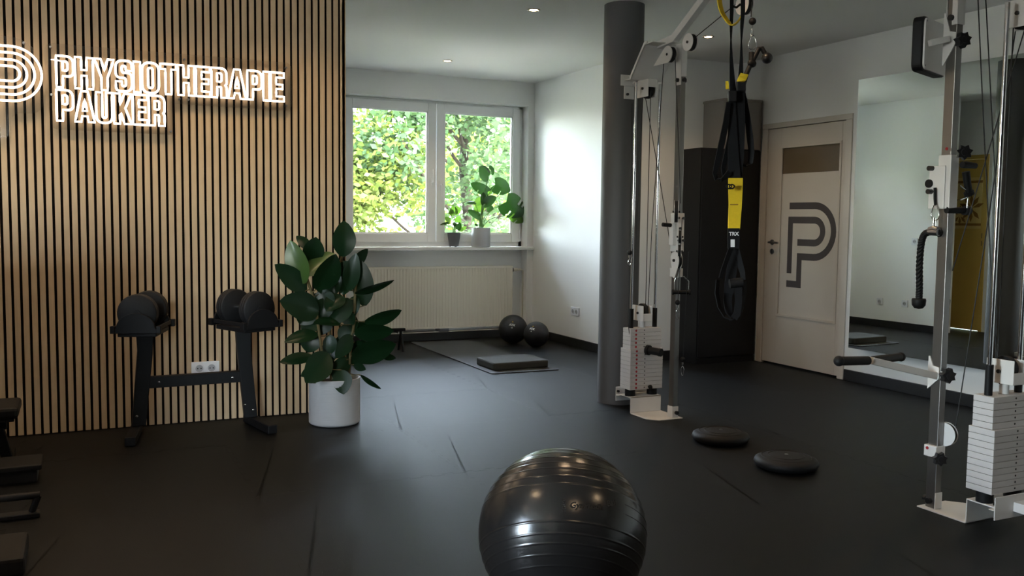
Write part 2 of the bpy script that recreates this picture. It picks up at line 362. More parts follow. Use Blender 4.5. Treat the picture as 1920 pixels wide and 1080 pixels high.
# second window, in the left wall behind the camera
w2 = struct('window_2', MB().box(XL-.2, XL-.13, 1.2, 2.5, .85, .93).box(XL-.2, XL-.13, 1.2, 2.5, 2.3, 2.38).box(XL-.2, XL-.13, 1.2, 1.28, .93, 2.3).box(XL-.2, XL-.13, 2.42, 2.5, .93, 2.3), M['upvc'])
obj('glass_pane', MB().box(XL-.17, XL-.165, 1.28, 2.42, .93, 2.3), M['glass'], w2)
w3 = struct('window_3', MB().box(-3.3, -.9, YB-.2, YB-.13, .85, .93).box(-3.3, -.9, YB-.2, YB-.13, 2.3, 2.38).box(-3.3, -3.22, YB-.2, YB-.13, .93, 2.3).box(-.98, -.9, YB-.2, YB-.13, .93, 2.3), M['upvc'])
obj('glass_pane', MB().box(-3.22, -.98, YB-.17, YB-.165, .93, 2.3), M['glass'], w3)
struct('wall_light_block_low', MB().box(XL, -.32, 2.6, 2.8, 0, 1.38), M['grey_wall'])  # invented low wall, unseen, blocks window light from the lower slats

# radiator
rd = thing('radiator', (3.2, 8.86, .1), 'cream white panel radiator in the niche under the window sill', 'radiator')
rx0, rx1, rz0, rz1 = 2.50, 4.185, .115, .755; mb = MB(); n = int((rx1-rx0-.06)/.033); prof = []
for i in range(n):
    a = rx0+.03+i*.033; prof += [(a, 8.818), (a+.011, 8.818), (a+.0145, 8.822), (a+.0295, 8.822)]
prof = [(rx0, 8.818)]+prof+[(rx1-.03, 8.818), (rx1, 8.818), (rx1, 8.83), (rx0, 8.83)]
mb.prism(prof, (0, 0, 0), (1, 0, 0), (0, 1, 0), rz0+.02, rz1-.02); mb.box(rx0, rx1, 8.816, 8.832, rz0, rz0+.02).box(rx0, rx1, 8.816, 8.832, rz1-.02, rz1)
obj('front_panel', mb, M['rad'], rd)
obj('rear_panel', MB().box(rx0+.01, rx1-.01, 8.885, 8.90, rz0, rz1), M['rad'], rd)
mb = MB()
for i in range(60): mb.box(rx0+.02+i*.0275, rx0+.03+i*.0275, 8.832, 8.885, rz1-.012, rz1-.004)
obj('top_grille', mb, M['rad'], rd); obj('side_cover', MB().box(rx1-.004, rx1, 8.83, 8.9, rz0, rz1), M['rad'], rd); obj('side_cover', MB().box(rx0, rx0+.004, 8.83, 8.9, rz0, rz1), M['rad'], rd)
v = obj('valve_head', MB().cyl((4.20, 8.855, .71), (4.245, 8.855, .71), .019, 16).cyl((4.245, 8.855, .71), (4.30, 8.855, .71), .013, 12), M['rad'], rd)
obj('valve_collar', MB().cyl((4.187, 8.855, .71), (4.202, 8.855, .71), .026, 18), M['black'], v)
obj('pipe', MB().tube([(4.29, 8.855, .71), (4.325, 8.86, .70), (4.33, 8.87, .2), (4.33, 8.90, .1)], .008, 8), M['rad'], rd)
for xx in (2.8, 3.9): obj('bracket', MB().box(xx-.015, xx+.015, 8.90, 8.93, .1, .7), M['steel'], rd)
for x0_, x1_ in ((2.9, 2.93), (3.35, 3.45)): obj('pipe_stub', MB().box(x0_, x1_, 8.8, 8.93, .083, .115), M['steel'], rd)

# ------------------------------------------------------------------ column
col = struct('trim_column', MB().cyl((3.345, 5.345, 0), (3.345, 5.345, H), .135, 64), M['column'])
col.name = 'trim_column'

# ------------------------------------------------------------------ door in the right wall
dr = struct('door_1', MB().box(XR-.012, XR+.03, 5.41, 5.475, 0, 2.065).box(XR-.012, XR+.03, 6.385, 6.455, 0, 2.065).box(XR-.012, XR+.03, 5.41, 6.455, 2.065, 2.11)
            .box(XR+.03, XR+.12, 5.44, 5.455, 0, 2.065), M['door'], bevel=.003)
gy0, gy1, gz0, gz1 = 5.515, 6.215, .435, 1.905
lf = obj('door_leaf', MB().box(XR-.002, XR+.038, 5.478, gy0, .018, 2.06).box(XR-.002, XR+.038, gy1, 6.38, .018, 2.06).box(XR-.002, XR+.038, gy0, gy1, .018, gz0).box(XR-.002, XR+.038, gy0, gy1, gz1, 2.06), M['door'], dr, bevel=.002)
obj('glazing_bead', MB().box(XR-.010, XR+.002, gy0, gy0+.02, gz0, gz1).box(XR-.010, XR+.002, gy1-.02, gy1, gz0, gz1).box(XR-.010, XR+.002, gy0+.02, gy1-.02, gz0, gz0+.02).box(XR-.010, XR+.002, gy0+.02, gy1-.02, gz1-.02, gz1), M['door'], lf, bevel=.002)
obj('frosted_pane', MB().box(XR+.006, XR+.014, gy0, gy1, gz0, 1.667), M['frost'], lf)
obj('clear_pane', MB().box(XR+.006, XR+.014, gy0, gy1, 1.667, gz1), M['strip'], lf, label='dark clear glass strip')
hd = MB().cyl((XR-.002, 6.29, 1.075), (XR-.01, 6.29, 1.075), .024, 20).cyl((XR-.01, 6.29, 1.075), (XR-.05, 6.29, 1.075), .009, 12)
hd.tube(spline([(XR-.048, 6.29, 1.075), (XR-.055, 6.25, 1.075), (XR-.05, 6.17, 1.072)]), .009, 8)
obj('handle', hd, M['steel'], lf, label='steel lever handle')
obj('lock', MB().cyl((XR-.002, 6.29, .995), (XR-.009, 6.29, .995), .023, 20).cyl((XR-.009, 6.29, .995), (XR-.016, 6.29, .995), .008, 10), M['steel'], lf)
# logo: unit square, y up (0..1.49 tall: loop from .49 to 1.49)
def arcpts(cx, cy, r, a0, a1, n=20): return [(cx+r*math.cos(a0+(a1-a0)*i/n), cy+r*math.sin(a0+(a1-a0)*i/n)) for i in range(n+1)]
hB = 1.0; R0 = .5; tB = .118
def logo_polys(W=1.14):
    cx = W-R0; cy = 1.49-R0; t = tB; ri = R0-t
    xs = .36                                             # stem right edge of outer band
    outer = [(0.02, 1.49)]+arcpts(cx, cy, R0, PI/2, -PI/2)+[(xs, .49), (xs, 0), (0, 0), (0, t), (xs-t, t), (xs-t, .49+t)]+arcpts(cx, cy, ri, -PI/2, PI/2)+[(0.02, 1.49-t)]
    r1 = ri-.128; r2 = r1-t
    inner = [(0, .245), (0, cy+r1)]+arcpts(cx, cy, r1, PI/2, -PI/2)+[(xs-t, cy-r1), (xs-t, cy-r2)]+arcpts(cx, cy, r2, -PI/2, PI/2)+[(t, cy+r2), (t, .245)]
    return outer, inner
def face_prism(mb, poly, o, ux, uy, t):
    # concave outlines: triangulate through bmesh
    o, ux, uy = Vector(o), Vector(ux), Vector(uy); nz = ux.cross(uy).normalized(); bm = bmesh.new()
    vs = [bm.verts.new(o+ux*x+uy*y) for x, y in poly]; f = bm.faces.new(vs); f.normal_update(); r = bmesh.ops.triangulate(bm, faces=[f]); bm.verts.index_update()
    tr = [tuple(v.index for v in q.verts) for q in bm.faces]; P = [v.co.copy() for v in bm.verts]; n = len(P); bm.free()
    mb.add(P+[p+nz*t for p in P], tr+[tuple(i+n for i in q[::-1]) for q in tr]+[(i, (i+1)%n, n+(i+1)%n, n+i) for i in range(n)])
    return mb
lo, li = logo_polys(); s = (1.419-.937)/1.0*1.0; wd = .555/1.14
mb = MB(); O = (XR+.0055, 6.108, .695)
face_prism(mb, lo, O, (0, -wd, 0), (0, 0, .724/1.49), -.0006); face_prism(mb, li, O, (0, -wd, 0), (0, 0, .724/1.49), -.0006)
obj('logo', mb, M['logo'], lf, label='grey double-line letter P on frosted glass')

# mirror on the right wall
MX = XR-.09; dlt = .038
q1, q0 = aX(1608, 150, MX), aX(1592.5, 652, MX); my0, my1, mz0, mz1 = 3.3, (q1.y+q0.y)/2, q0.z, q1.z
mr = thing('wall_mirror', (MX, my1, mz0), 'large frameless wall mirror right of the white door', 'mirror')
obj('backing', MB().box(MX+.005, MX+.011, my0, my1, mz0, mz1), M['base'], mr); obj('mirror_glass', MB().box(MX, MX+.005, my0, my1, mz0, mz1), M['mirror'], mr)
mr.rotation_euler = (0, 0, dlt)

# ------------------------------------------------------------------ hall door with poster (seen in the mirror)
d2 = struct('door_2', MB().box(1.15, 1.21, 6.93, 6.97, 0, 2.06).box(1.15, 1.21, 7.79, 7.83, 0, 2.06).box(1.15, 1.21, 6.97, 7.79, 2.01, 2.06), M['yellow_door'], bevel=.002)
obj('door_leaf', MB().box(1.15, 1.195, 6.973, 7.787, .01, 2.007), M['yellow_door'], d2)
for z in (1.0, 1.09): obj('hinge', MB().cyl((1.20, 6.975, z), (1.20, 6.975, z+.06), .008, 10), M['black'], d2)
ps = thing('poster', (1.20, 7.3, 1.5), 'yellow wall print with brown leaves and bands on the hall door, seen in the mirror', 'poster')
obj('sheet', MB().box(1.196, 1.199, 7.0, 7.58, 1.20, 1.80), M['poster'], ps)
for z in (1.235, 1.735): obj('printed_band', MB().box(1.199, 1.2005, 7.0, 7.58, z, z+.028), M['brownprint'], ps)
mb = MB()
for cy_, cz_, k in ((7.13, 1.44, 1.1), (7.27, 1.36, .8), (7.42, 1.50, .9)):
    for a in (20, 55, 90, 125, 160, 230, 270, 310):
        L_ = .15*k; d = Vector((0, math.cos(math.radians(a)), math.sin(math.radians(a)))); q = Vector((0, -d.z, d.y)); c = Vector((1.2005, cy_, cz_))
        mb.add([c+d*.02, c+d*L_*.6+q*.022*k, c+d*L_, c+d*L_*.6-q*.022*k], [(0, 1, 2, 3)])
o_ = obj('leaf_print', mb, M['brownprint'], ps, rc=False); o_['kind'] = 'stuff'

# ------------------------------------------------------------------ sockets
def socket(org, n, ux, nrm, label, z=(0, 0, 1)):
    o = Vector(org); ux, nrm, uz = Vector(ux), Vector(nrm), Vector((0, 0, 1))
    t = thing('wall_socket', org, label, 'socket')
    mb = MB(); mb.obox(o+nrm*.005, ux, uz, nrm, .0405*n, .0405, .005); fr = obj('frame', mb, M['socket'], t, bevel=.002)
    for i in range(n):
        c = o+ux*((i-(n-1)/2)*.071); ins = obj('insert', MB().lathe(c+nrm*.010, [(.0285, 0), (.0275, .0022), (.0235, .0022), (.0215, .0004)], 28, nrm), M['socket'], t); obj('recess', MB().lathe(c+nrm*.010, [(.0220, .0006), (.0, .0006)], 28, nrm), M['recess'], ins)
        obj('contact_hole', MB().cyl(c+nrm*.0105+ux*.0095, c+nrm*.0116+ux*.0095, .0038, 10), M['dark'], ins); obj('contact_hole', MB().cyl(c+nrm*.0105-ux*.0095, c+nrm*.0116-ux*.0095, .0038, 10), M['dark'], ins)
    return t
q = aY(385, 690, YS-.012); socket((q.x, YS-.0115, q.z), 2, (1, 0, 0), (0, -1, 0), 'white double socket on the slatted wall behind the dumbbell stand')
q = aX(1079, 584, XA1); socket((XA1-.001, q.y, q.z), 2, (0, 1, 0), (-1, 0, 0), 'white double socket on the white wall left of the grey column')
socket((XA0+.001, 7.805, .31), 1, (0, 1, 0), (1, 0, 0), 'left single socket low on the white wall seen in the mirror')
socket((XA0+.001, 7.455, .31), 1, (0, 1, 0), (1, 0, 0), 'right single socket low on the white wall seen in the mirror')
socket((XA0+.001, 7.356, 1.044), 1, (0, 1, 0), (1, 0, 0), 'single socket at switch height on the white wall seen in the mirror')

# ------------------------------------------------------------------ lockers
lk = thing('locker', (5.2, 6.63, 0), 'tall anthracite metal locker against the back wall beside the door', 'locker')
lx0, lx1, ly0, ly1, lz = 4.86, 5.50, 6.466, 6.785, 1.885
obj('carcass', MB().box(lx0, lx1, ly0+.018, ly1, 0, lz), M['locker'], lk, bevel=.003)
obj('door', MB().box(lx0+.008, lx1-.008, ly0, ly0+.017, .06, lz-.008), M['locker'], lk, bevel=.002)
obj('plinth', MB().box(lx0+.01, lx1-.01, ly0+.004, ly0+.02, 0, .05), M['locker'], lk)
bxs = thing('storage_box', (5.25, 6.6, lz), 'grey box standing askew on top of the anthracite locker', 'box')
A_ = Vector((5.09, 6.475, lz)); B_ = Vector((5.505, 6.40, lz))
mb = MB(); pl = rpoly([(5.10, 6.785), (5.10, 6.50), (5.495, 6.44, .05), (5.495, 6.785)], 5)
mb.prism(pl, (0, 0, 0), (1, 0, 0), (0, 1, 0), lz+.001, lz+.43); obj('body', mb, M['lockbox'], bxs, bevel=.004)
mb = MB(); pl2 = rpoly([(5.094, 6.787), (5.094, 6.494), (5.499, 6.433, .05), (5.499, 6.787)], 5)
mb.prism(pl2, (0, 0, 0), (1, 0, 0), (0, 1, 0), lz+.415, lz+.437); obj('lid', mb, M['lockbox'], bxs, bevel=.003)

# ------------------------------------------------------------------ downlights
def downlight(x, y, label, on=True, group=None):
    t = thing('downlight', (x, y, H), label, 'ceiling lamp', group)
    obj('trim_ring', MB().lathe((x, y, H), [(.030, .002), (.030, -.004), (.040, -.006), (.046, -.003), (.046, 0)], 32), M['lampring'], t)
    obj('lens', MB().lathe((x, y, H), [(.0, -.002), (.031, -.002), (.031, 0)], 32), M['lamp'], t)
    l = bpy.data.lights.new('downlight_beam', 'SPOT'); l.energy = DOWN; l.color = (1, .70, .42); l.spot_size = 2.2; l.spot_blend = .8; l.shadow_soft_size = .03
    o = bpy.data.objects.new('downlight_beam', l); sc.collection.objects.link(o); o.parent = t; o.location = (0, 0, -.02)
downlight(2.866, 5.75, 'recessed spotlight in the ceiling left of the grey column')
downlight(3.086, 7.946, 'recessed spotlight in the ceiling nearest the window')
downlight(4.478, 5.922, 'recessed spotlight in the ceiling above the white pulley arm')
for x, y in ((1.2, 5.15), (.4, 5.15), (-.4, 5.15), (-1.2, 5.15), (-2.0, 2.6), (-.3, 2.6), (1.9, 3.3), (2.95, 3.9), (4.6, 3.4), (2.9, 1.0), (1.2, .6), (-1.2, .2)):
    downlight(x, y, 'recessed ceiling spotlight outside the picture', group='ceiling spotlights outside the picture')

# ------------------------------------------------------------------ neon sign
sg = thing('neon_sign', (.3, YS-.05, 1.93), 'glowing outline neon letters on clear acrylic fixed to the slatted wall', 'sign')
YN = YS-.052; rT = .0062
S = .20
def glyph(c, w):
    s = S
    D = {'P': [[(0,0),(0,1),(w,1,.24),(w,.36,.24),(s,.36),(s,0)], [(s,.54),(s,.83),(w-s+.02,.83,.1),(w-s+.02,.54,.1)]],
     'H': [[(0,0),(0,1),(s,1),(s,.6),(w-s,.6),(w-s,1),(w,1),(w,0),(w-s,0),(w-s,.42),(s,.42),(s,0)]],
     'Y': [[(0,1),(s,1),(w/2,.62),(w-s,1),(w,1),(w/2+s/2,.4),(w/2+s/2,0),(w/2-s/2,0),(w/2-s/2,.4)]],
     'S': [[(w,.68),(w,1,.24),(0,1,.24),(0,.44,.18),(w-s,.44,.08),(w-s,.17,.07),(s,.17,.07),(s,.32),(0,.32),(0,0,.24),(w,0,.24),(w,.61,.18),(s,.61,.08),(s,.83,.07),(w-s,.83,.07),(w-s,.68)]],
     'I': [[(0,0),(0,1),(w,1),(w,0)]],
     'O': [[(0,0,.26),(0,1,.26),(w,1,.26),(w,0,.26)], [(s,.17,.09),(s,.83,.09),(w-s,.83,.09),(w-s,.17,.09)]],
     'T': [[(0,1),(w,1),(w,.83),(w/2+s/2,.83),(w/2+s/2,0),(w/2-s/2,0),(w/2-s/2,.83),(0,.83)]],
     'E': [[(0,0),(0,1),(w,1),(w,.83),(s,.83),(s,.59),(w-.05,.59),(w-.05,.43),(s,.43),(s,.17),(w,.17),(w,0)]],
     'R': [[(0,0),(0,1),(w,1,.22),(w,.47,.12),(w-.05,.43),(w,.36,.08),(w,0),(w-s,0),(w-s,.36,.04),(s,.36),(s,0)], [(s,.54),(s,.83),(w-s+.02,.83,.07),(w-s+.02,.54,.07)]],
     'A': [[(0,0),(w/2-.11,1),(w/2+.11,1),(w,0),(w-s,0),(w-s-.035,.19),(s+.035,.19),(s,0)], [(w/2,.74),(w/2-.075,.36),(w/2+.075,.36)]],
     'U': [[(0,1),(s,1),(s,.17,.09),(w-s,.17,.09),(w-s,1),(w,1),(w,0,.24),(0,0,.24)]],
     'K': [[(0,0),(0,1),(s,1),(s,.62),(w-s-.03,1),(w,1),(w*.66,.52),(w,0),(w-s-.03,0),(s+.03,.36),(s,.30),(s,0)]]}
    return D[c]
WID = {'P': .53, 'H': .57, 'Y': .62, 'S': .53, 'I': .23, 'O': .56, 'T': .54, 'E': .49, 'R': .54, 'A': .64, 'U': .53, 'K': .58}
def word(txt, x0, x1, z0, z1):
    g = .055; tot = sum(WID[c] for c in txt)+g*(len(txt)-1); sx = (x1-x0)/tot; h = z1-z0; x = x0
    for c in txt:
        w = WID[c]; mb = MB()
        for ct in glyph(c, w):
            P = rpoly(ct, 6); P = [(x+px*sx, YN, z0+py*h) for px, py in P]
            mb.tube(dense(P, .02), rT, 8, closed=True)
        obj('neon_letter', mb, M['neon'], sg); x += (w+g)*sx
word('PHYSIOTHERAPIE', -.093, 1.154, 1.952, 2.124)
word('PAUKER', -.096, .466, 1.768, 1.938)
k = (2.155-1.862); ox = -.165-1.14*k
for P in logo_polys(): obj('neon_letter', MB().tube(dense([(ox+px*k, YN, 1.862-.49*k+py*k) for px, py in P], .02), rT, 8, closed=True), M['neon'], sg, label='neon double-line letter P logo')
# acrylic backing, one sheet for the words and one for the logo
pl = rpoly([(-.15, 1.90, .03), (-.15, 2.19, .05), (1.20, 2.19, .04), (1.20, 1.90, .04), (.52, 1.90, .01), (.52, 1.72, .03), (-.12, 1.72, .03)], 4)
mb = MB(); mb.prism(pl, (0, YN+.012, 0), (1, 0, 0), (0, 0, 1), 0, .004); obj('acrylic_sheet', mb, M['acrylic'], sg)
pl = rpoly([(ox-.05, 1.66, .03), (ox-.05, 2.21, .03), (-.16, 2.21, .2), (-.16, 1.80, .2), (ox+.36*k+.08, 1.80, .05), (ox+.36*k+.06, 1.66, .03)], 6)
mb = MB(); mb.prism(pl, (0, YN+.012, 0), (1, 0, 0), (0, 0, 1), 0, .004); obj('acrylic_sheet', mb, M['acrylic'], sg)
for x, z in ((-.12, 1.91), (-.12, 2.17), (.55, 1.93), (.58, 2.16), (1.17, 2.16), (1.17, 1.93), (-.25, 2.18), (.60, 1.93), (.5, 1.74)):
    obj('standoff', MB().cyl((x, YN+.005, z), (x, YS-.011, z), .006, 12), M['steel'], sg)
obj('lead_wire', MB().tube(spline([(-.118, YN, 2.1), (-.10, YN, 2.10), (-.06, YN, 2.094)]), .003, 6), M['neon'], sg)

# ------------------------------------------------------------------ cable machines
MU = {}
def machine(cx, yf, sgn, loc_label, name='cable_machine'):
    """local x', y' (towards the post), z -> world; the second machine is the first turned by 180 degrees"""
    def W(x, y, z): return Vector((cx+sgn*x, yf-sgn*y, z))
    def bx(mb, x0, x1, y0, y1, z0, z1):
        a, b = W(x0, y0, z0), W(x1, y1, z1)
        return mb.box(min(a.x, b.x), max(a.x, b.x), min(a.y, b.y), max(a.y, b.y), z0, z1)
    X, Y = Vector((sgn, 0, 0)), Vector((0, -sgn, 0)); Z = Vector((0, 0, 1))
    t = thing(name, W(0, 0, 0), loc_label, 'cable machine', None)
    # foot plate
    pl = [(-.118, 0), (-.118, .18), (-.06, .245), (.118, .245), (.118, 0)]
    mb = MB(); mb.add([W(x, y, 0) for x, y in pl]+[W(x, y, .006) for x, y in pl], [(0,1,2,3,4)[::-1], (5,6,7,8,9)]+[(i,(i+1)%5,5+(i+1)%5,5+i) for i in range(5)])
    bx(mb, -.118, .118, -.005, 0, .006, .108); bx(mb, -.118, .118, -.135, 0, .102, .108)
    obj('foot_plate', mb, M['white'], t, bevel=.0015)
    mb = MB(); bx(mb, -.14, .14, -.150, -.145, .06, .155); bx(mb, -.14, .14, -.145, -.12, .098, .102); bx(mb, -.03, .03, -.26, -.150, .085, .125)
    ra = obj('rear_bracket', mb, M['white'], t, bevel=.002)
    mb = MB(); [mb.cyl(W(x, -.145, .125), W(x, -.135, .125), .009, 8) for x in (-.125, .125)]; obj('bolt', mb, M['black'], ra)
    # post
    px, py = .072, .20
    mb = MB(); bx(mb, px-.018, px+.018, py-.025, py+.025, .006, 2.24); obj('post', mb, M['alu'], t, bevel=.003)
    mb = MB(); bx(mb, px-.022, px+.022, py-.029, py-.025, .006, .078); bx(mb, px-.022, px-.018, py-.029, py+.029, .006, .078); bx(mb, px-.022, px+.022, py+.025, py+.029, .006, .078) if sgn > 0 else None
    sk = obj('post_socket', mb, M['white'], t, bevel=.002)
    obj('bolt', MB().cyl(W(px+.004, py+.03, .038), W(px+.004, py+.045, .038), .0125, 12).cyl(W(px+.018, py, .038), W(px+.036, py, .038), .0125, 12), M['black'], sk)
    # weight stack
    h = .0266
    for i in range(10):
        mb = MB(); bx(mb, -.125, .125, -.12, 0, .155+i*h, .155+(i+1)*h-.0016); p = obj('weight_plate', mb, M['plate'], t, bevel=.0012)
        obj('pin_hole', MB().cyl(W(-.015, .0, .168+i*h), W(-.015, .0006, .168+i*h), .0042, 10), M['dark'], p) if sgn > 0 else obj('pin_hole', MB().cyl(W(-.015, -.12, .168+i*h), W(-.015, -.1206, .168+i*h), .0042, 10), M['dark'], p)
        obj('number_dot', MB().cyl(W(-.078, .0, .168+i*h), W(-.078, .0008, .168+i*h), .0075, 14), M['red'], p)
    for i in range(10, 15):
        mb = MB(); bx(mb, -.12, .12, -.105, -.012, .155+i*h, .155+(i+1)*h-.0016); p = obj('weight_plate', mb, M['plate'], t, bevel=.0012)
        obj('pin_hole', MB().cyl(W(-.015, -.012, .168+i*h), W(-.015, -.0114, .168+i*h), .0042, 10), M['dark'], p) if sgn > 0 else obj('pin_hole', MB().cyl(W(-.015, -.105, .168+i*h), W(-.015, -.1056, .168+i*h), .0042, 10), M['dark'], p)
        obj('number_dot', MB().cyl(W(-.078, -.012, .168+i*h), W(-.078, -.0112, .168+i*h), .0075, 14), M['red'], p)
    for x in (-.085, .085): obj('rubber_buffer', MB().cyl(W(x, -.06, .108), W(x, -.06, .154), .034, 24), M['rubber'], t)
    ztop = .155+15*h
    for x in (-.088, .095):
        obj('guide_rod', MB().cyl(W(x, -.06, .108), W(x, -.06, 2.13), .0095, 16), M['chrome'], t)
        obj('rubber_sleeve', MB().cyl(W(x, -.06, ztop), W(x, -.06, ztop+.125), .0155, 18), M['rubber'], t)
    obj('selector_stem', MB().cyl(W(0, -.06, ztop), W(0, -.06, ztop+.05), .019, 20), M['white'], t)
    def pulley(z0, z1, low):
        zc = (z0+z1)/2; mb = MB(); bx(mb, -.036, -.032, -.125, 0, z0, z1); bx(mb, .032, .036, -.125, 0, z0, z1)
        if low: bx(mb, -.032, .032, -.125, 0, z0, z0+.004); bx(mb, -.032, .032, -.004, 0, z0, z0+.05); bx(mb, -.032, .032, -.125, -.121, z0, z0+.05)
        else: bx(mb, -.032, .032, -.125, 0, z1-.004, z1); bx(mb, -.032, .032, -.004, 0, z1-.05, z1); bx(mb, -.032, .032, -.125, -.121, z1-.05, z1)
        b = obj('pulley_bracket', mb, M['white'], t, bevel=.002)
        obj('wheel', MB().cyl(W(-.012, -.06, zc+(.01 if low else -.01)), W(.012, -.06, zc+(.01 if low else -.01)), .052, 28), M['rubber'], b)
        obj('bolt', MB().cyl(W(-.044, -.06, zc), W(-.036, -.06, zc), .0085, 10).cyl(W(.036, -.06, zc), W(.044, -.06, zc), .0085, 10), M['black'], b)
    pulley(ztop+.045, ztop+.145, True); pulley(2.04, 2.15, False)
    # head: slanted sheet, side flanges, sleeve on the post
    mb = MB(); a, b = W(-.118, -.14, 2.15), W(.118, -.14, 2.15)
    def sheet(y0, z0, y1, z1, x0=-.118, x1=.118, th=.005):
        q = [W(x0, y0, z0), W(x1, y0, z0), W(x1, y1, z1), W(x0, y1, z1)]; mb.add(q+[p+Z*th for p in q], [(0,1,2,3)[::-1], (4,5,6,7)]+[(i,(i+1)%4,4+(i+1)%4,4+i) for i in range(4)])
    sheet(-.16, 2.15, -.08, 2.15); sheet(-.08, 2.15, .075, 2.34); sheet(.075, 2.34, .16, 2.345)
    hs = obj('head_sheet', mb, M['white'], t)
    mb = MB()
    for x in (-.118,):
        q = [W(x, -.08, 2.15), W(x, .075, 2.34), W(x, .10, 2.34), W(x, .10, 2.36), W(x, .065, 2.36), W(x, -.095, 2.165)]; mb.add(q+[p+X*.004 for p in q], [(0,1,2,3,4,5)[::-1], (6,7,8,9,10,11)]+[(i,(i+1)%6,6+(i+1)%6,6+i) for i in range(6)])
    obj('flange', mb, M['white'], hs)
    mb = MB(); bx(mb, px-.022, px+.022, py-.029, py-.025, 2.09, 2.34); bx(mb, px-.022, px-.018, py-.029, py+.029, 2.09, 2.34); bx(mb, px+.018, px+.022, py-.029, py+.0, 2.09, 2.34); bx(mb, px-.022, px+.022, py+.025, py+.029, 2.14 if sgn > 0 else 2.09, 2.34)
    ps_ = obj('post_head', mb, M['white'], t, bevel=.0015)
    obj('bolt', MB().cyl(W(px, py+.029, 2.12), W(px, py+.042, 2.12), .0125, 12).cyl(W(px+.02, py, 2.12), W(px+.034, py, 2.12), .0125, 12).cyl(W(px-.02, py, 2.12), W(px-.034, py, 2.12), .0125, 12), M['black'], ps_)
    # boom
    bp = [(.07, 2.35), (.235, 2.365), (.60, 2.60), (.80, 2.60), (.88, 2.50)]
    mb = MB()
    for (a, za), (b, zb) in zip(bp[:-1], bp[1:]): mb.bar(W(0.0, a-.006, za), W(0.0, b+.006, zb), .045, .045, up=(1, 0, 0))
    bo = obj('boom_arm', mb, M['white'], t, bevel=.003)
    def wheel(y, z, r, par=t, x=0.0):
        c = obj('pulley_cheek', MB().cyl(W(x-.020, y, z), W(x-.017, y, z), r, 30).cyl(W(x+.017, y, z), W(x+.020, y, z), r, 30), M['white'], par)
        obj('wheel', MB().cyl(W(x-.012, y, z), W(x+.012, y, z), r-.003, 30), M['rubber'], c)
        obj('bolt', MB().cyl(W(x-.026, y, z), W(x-.020, y, z), .0085, 10).cyl(W(x+.020, y, z), W(x+.026, y, z), .0085, 10), M['black'], c)
        return c
    wheel(.18, 2.275, .05); wheel(.385, 2.315, .052); wheel(.875, 2.435, .055)
    prf = [(.035, 2.223), (.17, 2.223)]+[(.18+.052*math.cos(a), 2.275+.052*math.sin(a)) for a in [math.radians(-85+i*20) for i in range(12)]]
    n_ = len(prf); q = [W(-.0235, y, z) for y, z in prf]; mb = MB(); mb.add(q+[p+X*.003 for p in q], [tuple(range(n_))[::-1], tuple(range(n_, 2*n_))]+[(i, (i+1)%n_, n_+(i+1)%n_, n_+i) for i in range(n_)])
    obj('pulley_guard', mb, M['white'], t)
    # wall bracket to the column
    if sgn > 0:
        mb = MB().box(3.268, 3.345, 5.203, 5.209, 2.05, 2.20).box(3.275, 3.281, 5.09, 5.205, 2.135, 2.165).box(3.27, 3.34, 5.09, 5.205, 2.132, 2.138)
        wb = obj('column_bracket', mb, M['white'], t, bevel=.002)
        mb = MB(); [mb.cyl((3.29, 5.203, z), (3.29, 5.192, z), .009, 10) for z in (2.08, 2.175)]; mb.cyl((3.325, 5.203, 2.18), (3.325, 5.192, 2.18), .009, 10); obj('bolt', mb, M['black'], wb)
    mb = MB(); bx(mb, -.14, .14, -.165, -.16, 2.12, 2.19); bx(mb, -.03, .03, -.26, -.165, 2.14, 2.18); obj('rear_bracket', mb, M['white'], t, bevel=.002)
    # cables
    cb = lambda pts, r=.0026: obj('steel_cable', MB().tube(pts, r, 6), M['cable'], t)
    cb([W(0, .23, 2.275), W(.05, .235, 1.6), W(.06, .245, 1.36)])
    cb([W(0, .93, 2.44), W(0, .93, 2.36)]); cb([W(0, .43, 2.335), W(0, .83, 2.465)])
    cb([W(-.01, .13, 2.25), W(.03, -.02, 1.2), W(.02, -.03, ztop+.12)]); cb([W(-.01, -.01, 2.08), W(-.005, -.02, ztop+.12)]); cb([W(0.0, -.11, 2.08), W(-.05, -.11, ztop+.12)])
    cb([W(-.02, -.06, 2.06), W(.03, .06, 1.5), W(.055, .17, 1.05)]); cb([W(-.09, -.10, 2.0), W(-.11, -.06, 1.05)])
    return t, W, bx, wheel, X, Y, Z, ztop
t1, W1, bx1, wh1, X1, Y1, Z, ztop = machine(3.325, 4.955, 1, 'white cable pulley machine fixed to the front of the grey column')
t2, W2, bx2, wh2, X2, Y2, Z, ztop = machine(3.449, 2.57, -1, 'white cable pulley machine nearest the camera, cut by the right edge, with dip handles')
px, py = .072, .20
def star_knob(mbp, c, ax, R=.030, n=7, t=.024):
    c, ax = Vector(c), Vector(ax).normalized(); a = ax.orthogonal().normalized(); b = ax.cross(a); poly = []
    for i in range(n*4):
        th = 2*PI*i/(n*4); r = R*(1 if i % 4 == 0 else (.80 if i % 4 in (1, 3) else .70)); poly.append((r*math.cos(th), r*math.sin(th)))
    return mbp.prism(poly, c, a, b, 0, t).cyl(c+ax*t, c+ax*(t+.006), R*.45, 16)
def carabiner(name, top, label, cat='carabiner', r=.0035, h=.055, w=.012, ax=RT, grp=None, par=None):
    top = Vector(top); ax = Vector(ax); P = [top+ax*(w*math.sin(a)*(1 if math.cos(a) < .2 else .7))-Z*(h/2-h/2*math.cos(a)) for a in [2*PI*i/20 for i in range(20)]]
    mb = MB().tube(P, r, 6, closed=True)
    return mb
